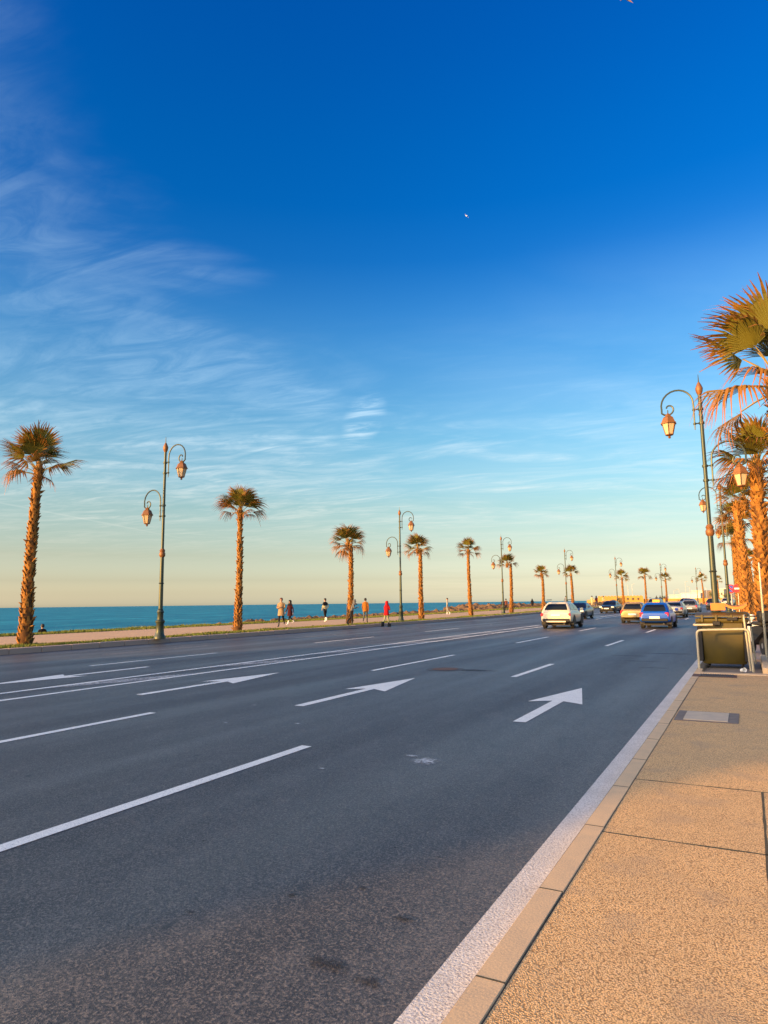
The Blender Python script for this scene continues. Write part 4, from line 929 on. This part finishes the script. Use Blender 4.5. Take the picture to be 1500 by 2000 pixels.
# ------------------------------------------------------------------ refuse bin and things around it
def refuse_bin():
    root = thing('refuse_bin', 'large olive four-wheeled refuse bin behind a pipe guard', 'refuse bin', (-.53, 17.0, -.045), R(-1)); root.scale = (.93, 1, 1)
    m = MAT['bin_green']
    def rr(w, d, z, c=.07): return [(-w+c, -d, z), (w-c, -d, z), (w, -d+c, z), (w, d-c, z), (w-c, d, z), (-w+c, d, z), (-w, d-c, z), (-w, -d+c, z)]
    MB().loft([rr(.45, .36, .10), rr(.47, .385, .15), rr(.485, .42, .60), rr(.505, .455, .98), rr(.505, .455, 1.0)]).build('tub', m, root, 40)
    MB().loft([rr(.545, .50, .985), rr(.555, .51, 1.0), rr(.555, .51, 1.06), rr(.54, .495, 1.075)]).build('rim', m, root, 40)
    # lid: shallow vault with ribs
    rings = []
    for k in range(9):
        t = k/8; y = -.52+1.04*t; z = 1.08+.13*math.sin(PI*(.15+.7*t)); rings.append([(-.55, y, z-.03), (-.55, y, z), (.55, y, z), (.55, y, z-.03)])
    lid = MB().loft(rings).build('lid', m, root, 40)
    for x in (-.40, -.1, .22, .45): MB().bbox(x-.025, x+.025, -.54, -.50, 1.0, 1.16, .008).build('rib', m, lid, 30)
    MB().bbox(.12, .34, -.56, -.50, 1.035, 1.10, .01).build('handle', MAT['black_plastic'], lid, 30)
    MB().bbox(-.18, -.02, -.56, -.48, .93, 1.02, .01).build('catch', MAT['black_plastic'], root, 30)
    for sg in (-1, 1):
        MB().bbox(sg*.475-.05, sg*.475+.05, -.475, -.30, .16, 1.0, .015).build('side_rib', MAT['black_plastic'], root, 30)
        MB().tube([(sg*.50, 0, .93), (sg*.62, 0, .93)], .03, 8).build('trunnion', MAT['black_plastic'], root)
    for sx in (-1, 1):
        for sy in (-1, 1):
            w = MB().lathe([(.03, -.022), (.075, -.022), (.085, 0), (.075, .022), (.03, .022)], 14); w.v = [(z+sx*.36, y+sy*.28, x+.087) for x, y, z in w.v]
            wo = w.build('wheel', MAT['black_rubber'], root, 40)
            MB().bbox(sx*.36-.035, sx*.36+.035, sy*.28-.05, sy*.28+.05, .12, .19, .01).build('fork', MAT['steel'], wo, 30)
    return root
refuse_bin()
def pipe(pts, r=.028, n=10, corner=.09):
    P_ = [Vector(p) for p in pts]; out = [P_[0]]
    for i in range(1, len(P_)-1):
        a = (P_[i-1]-P_[i]).normalized(); c = (P_[i+1]-P_[i]).normalized()
        for k in range(5):
            t = k/4; p = P_[i]+a*corner*(1-t)**2+c*corner*t**2; out.append(p)
    out.append(P_[-1]); return MB().tube(out, r, n)
def guard(label, pts, group='pipe guards round the refuse bin', r=.025):
    o = pipe(pts, r).build('pipe_guard', MAT['pale_rail']); return tag(o, label, 'rail', group)
guard('cream pipe hoop standing across the front of the refuse bin', [(-1.005, 15.98, -.05), (-1.005, 15.98, .80), (-.035, 16.02, .83), (.0, 16.02, -.05)])
guard('cream pipe hoop on the road side of the refuse bin', [(-1.03, 18.55, -.05), (-1.10, 18.5, .90), (-1.07, 16.25, .90), (-.70, 16.28, .905)])
guard('cream pipe hoop upright on the footway side of the refuse bin', [(-.05, 16.30, -.05), (-.10, 16.30, 1.10), (.0, 18.2, 1.10), (.06, 18.2, -.05)], r=.02)
def carton(name, label, c, sx, sy, sz, rz_, flaps=True):
    root = thing(name, label, 'box', c, rz_, 'cardboard left on the bin'); t = .006
    b = MB(); b.box(-sx, sx, -sy, sy, 0, t); b.box(-sx, sx, -sy, -sy+t, t, sz); b.box(-sx, sx, sy-t, sy, t, sz); b.box(-sx, -sx+t, -sy+t, sy-t, t, sz); b.box(sx-t, sx, -sy+t, sy-t, t, sz); b.build('carton', MAT['card'], root, 0)
    MB().box(-sx, sx, -sy-.0, -.01, sz, sz+t).build('flap', MAT['card'], root, 0); MB().box(-sx, sx, .01, sy, sz, sz+t).build('flap', MAT['card'], root, 0); return root
carton('cardboard_box', 'orange cardboard box on the left of the bin lid', (-.60, 16.95, 1.205), .145, .14, .15, .05)
cb = MB()
for k in range(6):
    t = k/5; x = -.22+.42*t; dz = .07*(2*t-1)**2
    cb.v += [(x, -.16, dz+.02+.02*math.sin(k*3)), (x, .16, dz+.04), (x, .16, dz+.10), (x, -.16, dz+.075)]
for k in range(5):
    o_ = 4*k
    for j in range(4): cb.f.append((o_+j, o_+(j+1) % 4, o_+4+(j+1) % 4, o_+4+j))
cb.f += [(3,2,1,0), (20,21,22,23)]; cb.m = [0]*len(cb.f)
tag(cb.build('crushed_cardboard', MAT['card'], None, 0, (-.22, 16.95, 1.20)), 'crushed orange cardboard sheet on the right of the bin lid', 'cardboard', 'cardboard left on the bin')
cup = MB().lathe([(.03, 0), (.034, .002), (.045, .10), (.047, .102), (.040, .098), (.029, .01)], 14).build('paper_cup', MAT['white_plastic'], None, 40, (-.22, 15.9, .0)); cup.rotation_euler = (R(80), 0, R(40)); cup.location.z = .0
tag(cup, 'white paper cup lying by the wheel of the bin', 'cup')
pr = thing('metal_post', 'tall thin metal post standing right of the refuse bin', 'post', (.30, 18.45, 0))
MB().tube([(0,0,0), (0,0,1.55)], .026, 10).build('lower_tube', MAT['pale_rail'], pr); MB().tube([(0,0,1.5), (0,0,2.3)], .019, 10).build('upper_tube', MAT['steel'], pr); MB().lathe([(.05, 0), (.05, .02)], 10).build('foot_plate', MAT['steel'], pr)
# signs
def sign(label, px, py, Y, kind):
    p = at(px, py, Y); root = thing('road_sign', label, 'road sign', (p.x, p.y, zz(Y)), 0, 'round signs on posts'); h = p.z-zz(Y)
    MB().tube([(0,0,0), (0,0,h+.28)], .03, 8).build('post', MAT['steel'], root)
    def dsc(r, y0, y1, m, nm, par):
        b = MB().lathe([(r, 0), (r, y1-y0)], 28); b.v = [(x, y0+z, h+y) for x, y, z in b.v]; return b.build(nm, m, par, 40)
    d = dsc(.27, -.06, -.035, MAT['red_sign'], 'disc', root)
    if kind == 'entry': MB().box(-.19, .19, -.068, -.061, h-.045, h+.045).build('bar', MAT['white_plastic'], d, 0)
    else:
        dsc(.20, -.066, -.061, MAT['blue_sign'], 'inner_disc', d); b = MB(); w = .03; q = .15
        b.prism([(-q-w, h+q-w), (-q+w, h+q+w), (q+w, h-q+w), (q-w, h-q-w)], -.072, -.067, 'y'); b.build('slash', MAT['red_sign'], d, 0)
    return root
sign('round red and blue no-stopping sign on a post', 1427.5, 1150, 48, 'stop'); sign('round red no-entry sign with a white bar', 1441, 1149.5, 47, 'entry')

# parked motor scooter behind the bin
def scooter():
    root = thing('motor_scooter', 'dark motor scooter parked behind the refuse bin', 'scooter', (.16, 20.6, 0), R(14))
    n = 20
    for wy in (-.55, .62):
        b = MB().lathe([(.12, -.05), (.22, -.06), (.25, -.03), (.25, .03), (.22, .06), (.12, .05)], n); b.v = [(z, wy+y, .25+x) for x, y, z in b.v]; w = b.build('wheel', MAT['tyre'], root, 40)
        b = MB().lathe([(.02, -.055), (.12, -.045), (.12, .045), (.02, .055)], n); b.v = [(z, wy+y, .25+x) for x, y, z in b.v]; b.build('rim', MAT['rim'], w, 40)
    MB().loft([[(-.10, -.85, .62), (.10, -.85, .62), (.10, -.85, .74), (-.10, -.85, .74)], [(-.17, -.5, .42), (.17, -.5, .42), (.15, -.5, .76), (-.15, -.5, .76)], [(-.17, -.05, .28), (.17, -.05, .28), (.14, -.05, .72), (-.14, -.05, .72)]]).build('rear_body', MAT['black_plastic'], root, 40)
    MB().bbox(-.14, .14, -.80, .0, .765, .86, .04).build('seat', MAT['black_rubber'], root, 40)
    MB().box(-.17, .17, -.05, .35, .25, .31).build('footboard', MAT['black_plastic'], root, 0)
    MB().loft([[(-.19, .34, .30), (.19, .34, .30), (.16, .46, .30), (-.16, .46, .30)], [(-.17, .34, .85), (.17, .34, .85), (.12, .45, .85), (-.12, .45, .85)]]).build('leg_shield', MAT['white_plastic'], root, 40)
    MB().tube([(0, .62, .25), (0, .42, .95)], .03, 8).build('fork', MAT['steel'], root)
    hb_ = MB().tube([(-.34, .30, 1.02), (-.15, .38, .98), (.15, .38, .98), (.34, .30, 1.02)], .018, 8).build('handlebar', MAT['black_plastic'], root)
    MB().ball((0, .45, .96), (.10, .08, .08)).build('headlight', MAT['head'], root)
    for sg in (-1, 1):
        MB().tube([(sg*.24, .34, 1.0), (sg*.30, .36, 1.2)], .008, 6).build('mirror_stalk', MAT['black_plastic'], hb_); MB().ball((sg*.31, .36, 1.24), (.07, .02, .05)).build('mirror', MAT['black_plastic'], hb_)
    MB().bbox(-.17, .17, -.98, -.68, .86, 1.14, .04).build('top_case', MAT['black_plastic'], root, 40)
scooter()

# ------------------------------------------------------------------ fort, houses and far lights
def fort():
    c = at(1212, 1178, 235); root = thing('fort', 'long ochre sea fort with battered walls beyond the promenade', 'fort', (c.x, c.y, 0), R(10)); m = MAT['fort']
    def blk(nm, x0, x1, y0, y1, h, batter=.5):
        return MB().loft([[(x0-batter, y0-batter, -.5), (x1+batter, y0-batter, -.5), (x1+batter, y1+batter, -.5), (x0-batter, y1+batter, -.5)], [(x0, y0, h), (x1, y0, h), (x1, y1, h), (x0, y1, h)]]).build(nm, m, root, 0)
    blk('ramp_wall', -10.5, -7.02, 0, 8, 1.7); w = blk('main_wall', -7, 7, -.5, 12, 2.75, .4); blk('bastion', -3.8, -.8, -2.2, -1.2, 2.5, .4); blk('long_wall', 7.5, 34, 1.0, 6, 1.8, .3)
    for k in range(14): MB().box(-6.9+k*1.0, -6.3+k*1.0, -.5, -.1, 2.752, 2.95).build('merlon', m, w, 0)
    MB().box(-2.7, -1.9, -3.0, -2.68, 0, 1.7).build('gate', MAT['window'], root, 0)
    for k in range(3): MB().box(2+k*1.6, 2.35+k*1.6, -1.05, -.60, 1.6, 2.2).build('loophole', MAT['window'], root, 0)
fort()
hl = [(1352, 380, 9, 4.5), (1372, 400, 7, 6), (1391, 420, 8, 5.2), (1405, 400, 6, 6.5), (1417, 430, 8, 5.5), (1430, 410, 7, 7.0), (1443, 420, 9, 5), (1333, 390, 10, 3.8), (1456, 430, 9, 7.5), (1470, 410, 8, 6)]
names = ['low cream house at the left end of the far row', 'small house second from the left in the far row', 'house left of the nearest footway lamp post, in the far row', 'narrow house just left of the nearest lamp post, far off', 'pale house just right of the nearest lamp post, far off', 'tallest pale house seen between the footway lamp posts', 'low house near the round signs, far off', 'flat-roofed store beside the fort wall, far off', 'far house behind the fourth footway palm', 'far house behind the thick-trunked palm']
for i, (px, Y, w, h) in enumerate(hl):
    p = at(px, 1170, Y); root = thing('house', names[i], 'house', (p.x, p.y, -.2), R(-20+random.uniform(-15, 15)), 'houses beyond the bend')
    m = MAT['lime'] if i % 2 else MAT['lime2']
    MB().box(-w/2, w/2, -4, 4, 0, h).build('wall', m, root, 0); MB().box(-w/2-.15, w/2+.15, -4.15, 4.15, h+.002, h+.35).build('parapet', m, root, 0)
    for fl in range(max(1, int(h//2.8))):
        for k in range(3):
            x = -w/2+w*(k+.5)/3; wd = MB().box(x-.45, x+.45, -4.05, -3.95, .9+fl*2.8, 2.2+fl*2.8).build('window', MAT['window'], root, 0); MB().box(x-.55, x+.55, -4.12, -4.0, .8+fl*2.8, .895+fl*2.8).build('sill', m, wd, 0)
# dark scrub trees among the houses
def far_tree(label, px, Y, h):
    p = at(px, 1172, Y); root = thing('tree', label, 'tree', (p.x, p.y, -.2), 0, 'trees among the far houses'); rnd = random.Random(px)
    MB().tube([(0,0,0), (.1, 0, h*.4), (.2, .1, h*.7)], [.25, .18, .08], 7).build('trunk', MAT['trunk'], root)
    b = MB()
    for i in range(420):
        v = Vector((rnd.gauss(0, 1), rnd.gauss(0, 1), rnd.gauss(0, .8))); v = v.normalized()*rnd.random()**.4; c = Vector((v.x*h*.42, v.y*h*.42, h*.68+v.z*h*.34)); s_ = h*.06
        a = Vector((rnd.uniform(-1, 1), rnd.uniform(-1, 1), rnd.uniform(-1, 1))).normalized()*s_; q = Vector((rnd.uniform(-1, 1), rnd.uniform(-1, 1), rnd.uniform(-1, 1))).normalized()*s_
        b.add([c, c+a, c+a+q, c+q], [(0,1,2,3)])
    b.build('crown', M('far_foliage', (.07,.085,.03), .8, var=(.10,.10,.035), vscale=.5), root, 0)
far_tree('round dark tree just left of the nearest footway lamp post, far off', 1396, 380, 6.0); far_tree('low dark tree right of the nearest footway lamp post, far off', 1421, 370, 4.5); far_tree('small dark tree behind the fort wall', 1296, 300, 3.2)
def mast(label, px, top, Y, side=1):
    p = at(px, top, Y); root = thing('lamp_mast', label, 'lamp mast', (p.x, p.y, -.2), 0, 'plain far lamp masts'); h = p.z+.2
    MB().tube([(0,0,0), (0,0,h-.2), (side*.15, 0, h), (side*.8, 0, h+.05)], [.09, .07, .06, .05], 6).build('mast', MAT['steel'], root); MB().bbox(side*.8-.3, side*.8+.3, -.1, .1, h+.02, h+.12, .03).build('head', MAT['steel'], root, 0)
for i, (px, tp, lab) in enumerate(((1226, 1143, 'plain lamp mast just right of the fifth seaside lamp, far off'), (1234, 1141, 'plain lamp mast left of the wide-crowned palm, far off'), (1326, 1151, 'plain lamp mast right of the sixth seaside lamp, far off'), (1338, 1136, 'taller plain lamp mast left of the seventh seaside lamp'), (1347, 1146, 'plain lamp mast nearest the seventh seaside lamp, on its left'), (1316, 1153, 'short plain lamp mast farthest off above the cars'), (1379, 1148, 'plain lamp mast right of the seventh seaside lamp'))):
    mast(lab, px, tp, 300, 1 if i % 2 else -1)

# low pavilion behind the camera on the promenade: it shades the near carriageway
pav = thing('pavilion', 'flat-roofed promenade pavilion standing behind the viewer, outside the picture', 'pavilion', (-28.3, -23.25, PZ))
MB().box(-4.3, 4.3, -11.25, 11.25, 0, 7.63).build('wall', MAT['lime2'], pav, 0); MB().box(-4.4, 4.4, -11.35, 11.35, 7.632, 7.96).build('roof', MAT['lime'], pav, 0)
for k in range(12): MB().box(4.28, 4.36, -9.6+(k % 6)*3.4, -7.6+(k % 6)*3.4, .5+(k//6)*3.6, 3.0+(k//6)*3.6).build('window', MAT['glass'], pav, 0)

# ------------------------------------------------------------------ birds
def gull(label, px, py, dist, rz_, roll=0, m=MAT['gull']):
    d = (_cx*((px-750)/1320) + _cy*((1000-py)/1320) + _fw).normalized(); p = Vector((0,0,CAM_H))+d*dist
    root = thing('gull', label, 'bird', p, rz_, 'gulls in the sky'); root.rotation_euler = (0, roll, rz_)
    MB().loft([[(r*math.cos(2*PI*j/8), y, r*.9*math.sin(2*PI*j/8)) for j in range(8)] for y, r in ((-.24, .012), (-.15, .04), (0, .07), (.12, .055), (.19, .04), (.24, .012))]).build('body', m, root, 60)
    for sg in (-1, 1):
        MB().add([(sg*.04, .09, .03), (sg*.30, .13, .13), (sg*.68, -.02, .06), (sg*.30, -.02, .12), (sg*.04, -.08, .03), (sg*.04, 0, .0), (sg*.30, .05, .10)], [(0,1,6,5), (1,2,6), (2,3,6), (6,3,4,5), (0,1,3,4), (1,2,3)]).build('wing', m, root, 0)
    MB().add([(-.03, -.2, .01), (.03, -.2, .01), (.08, -.36, .01), (-.08, -.36, .01), (0, -.28, -.012)], [(0,1,2,3), (0,1,4), (1,2,4), (2,3,4), (3,0,4)]).build('tail', m, root, 0)
gull('white gull gliding high in the middle of the blue sky', 911, 422, 170, R(60), .5)
gull('brownish bird cut off by the top edge of the picture', 1216, -6, 48, R(35), .6, M('bird_brown', (.35,.22,.17), .8))
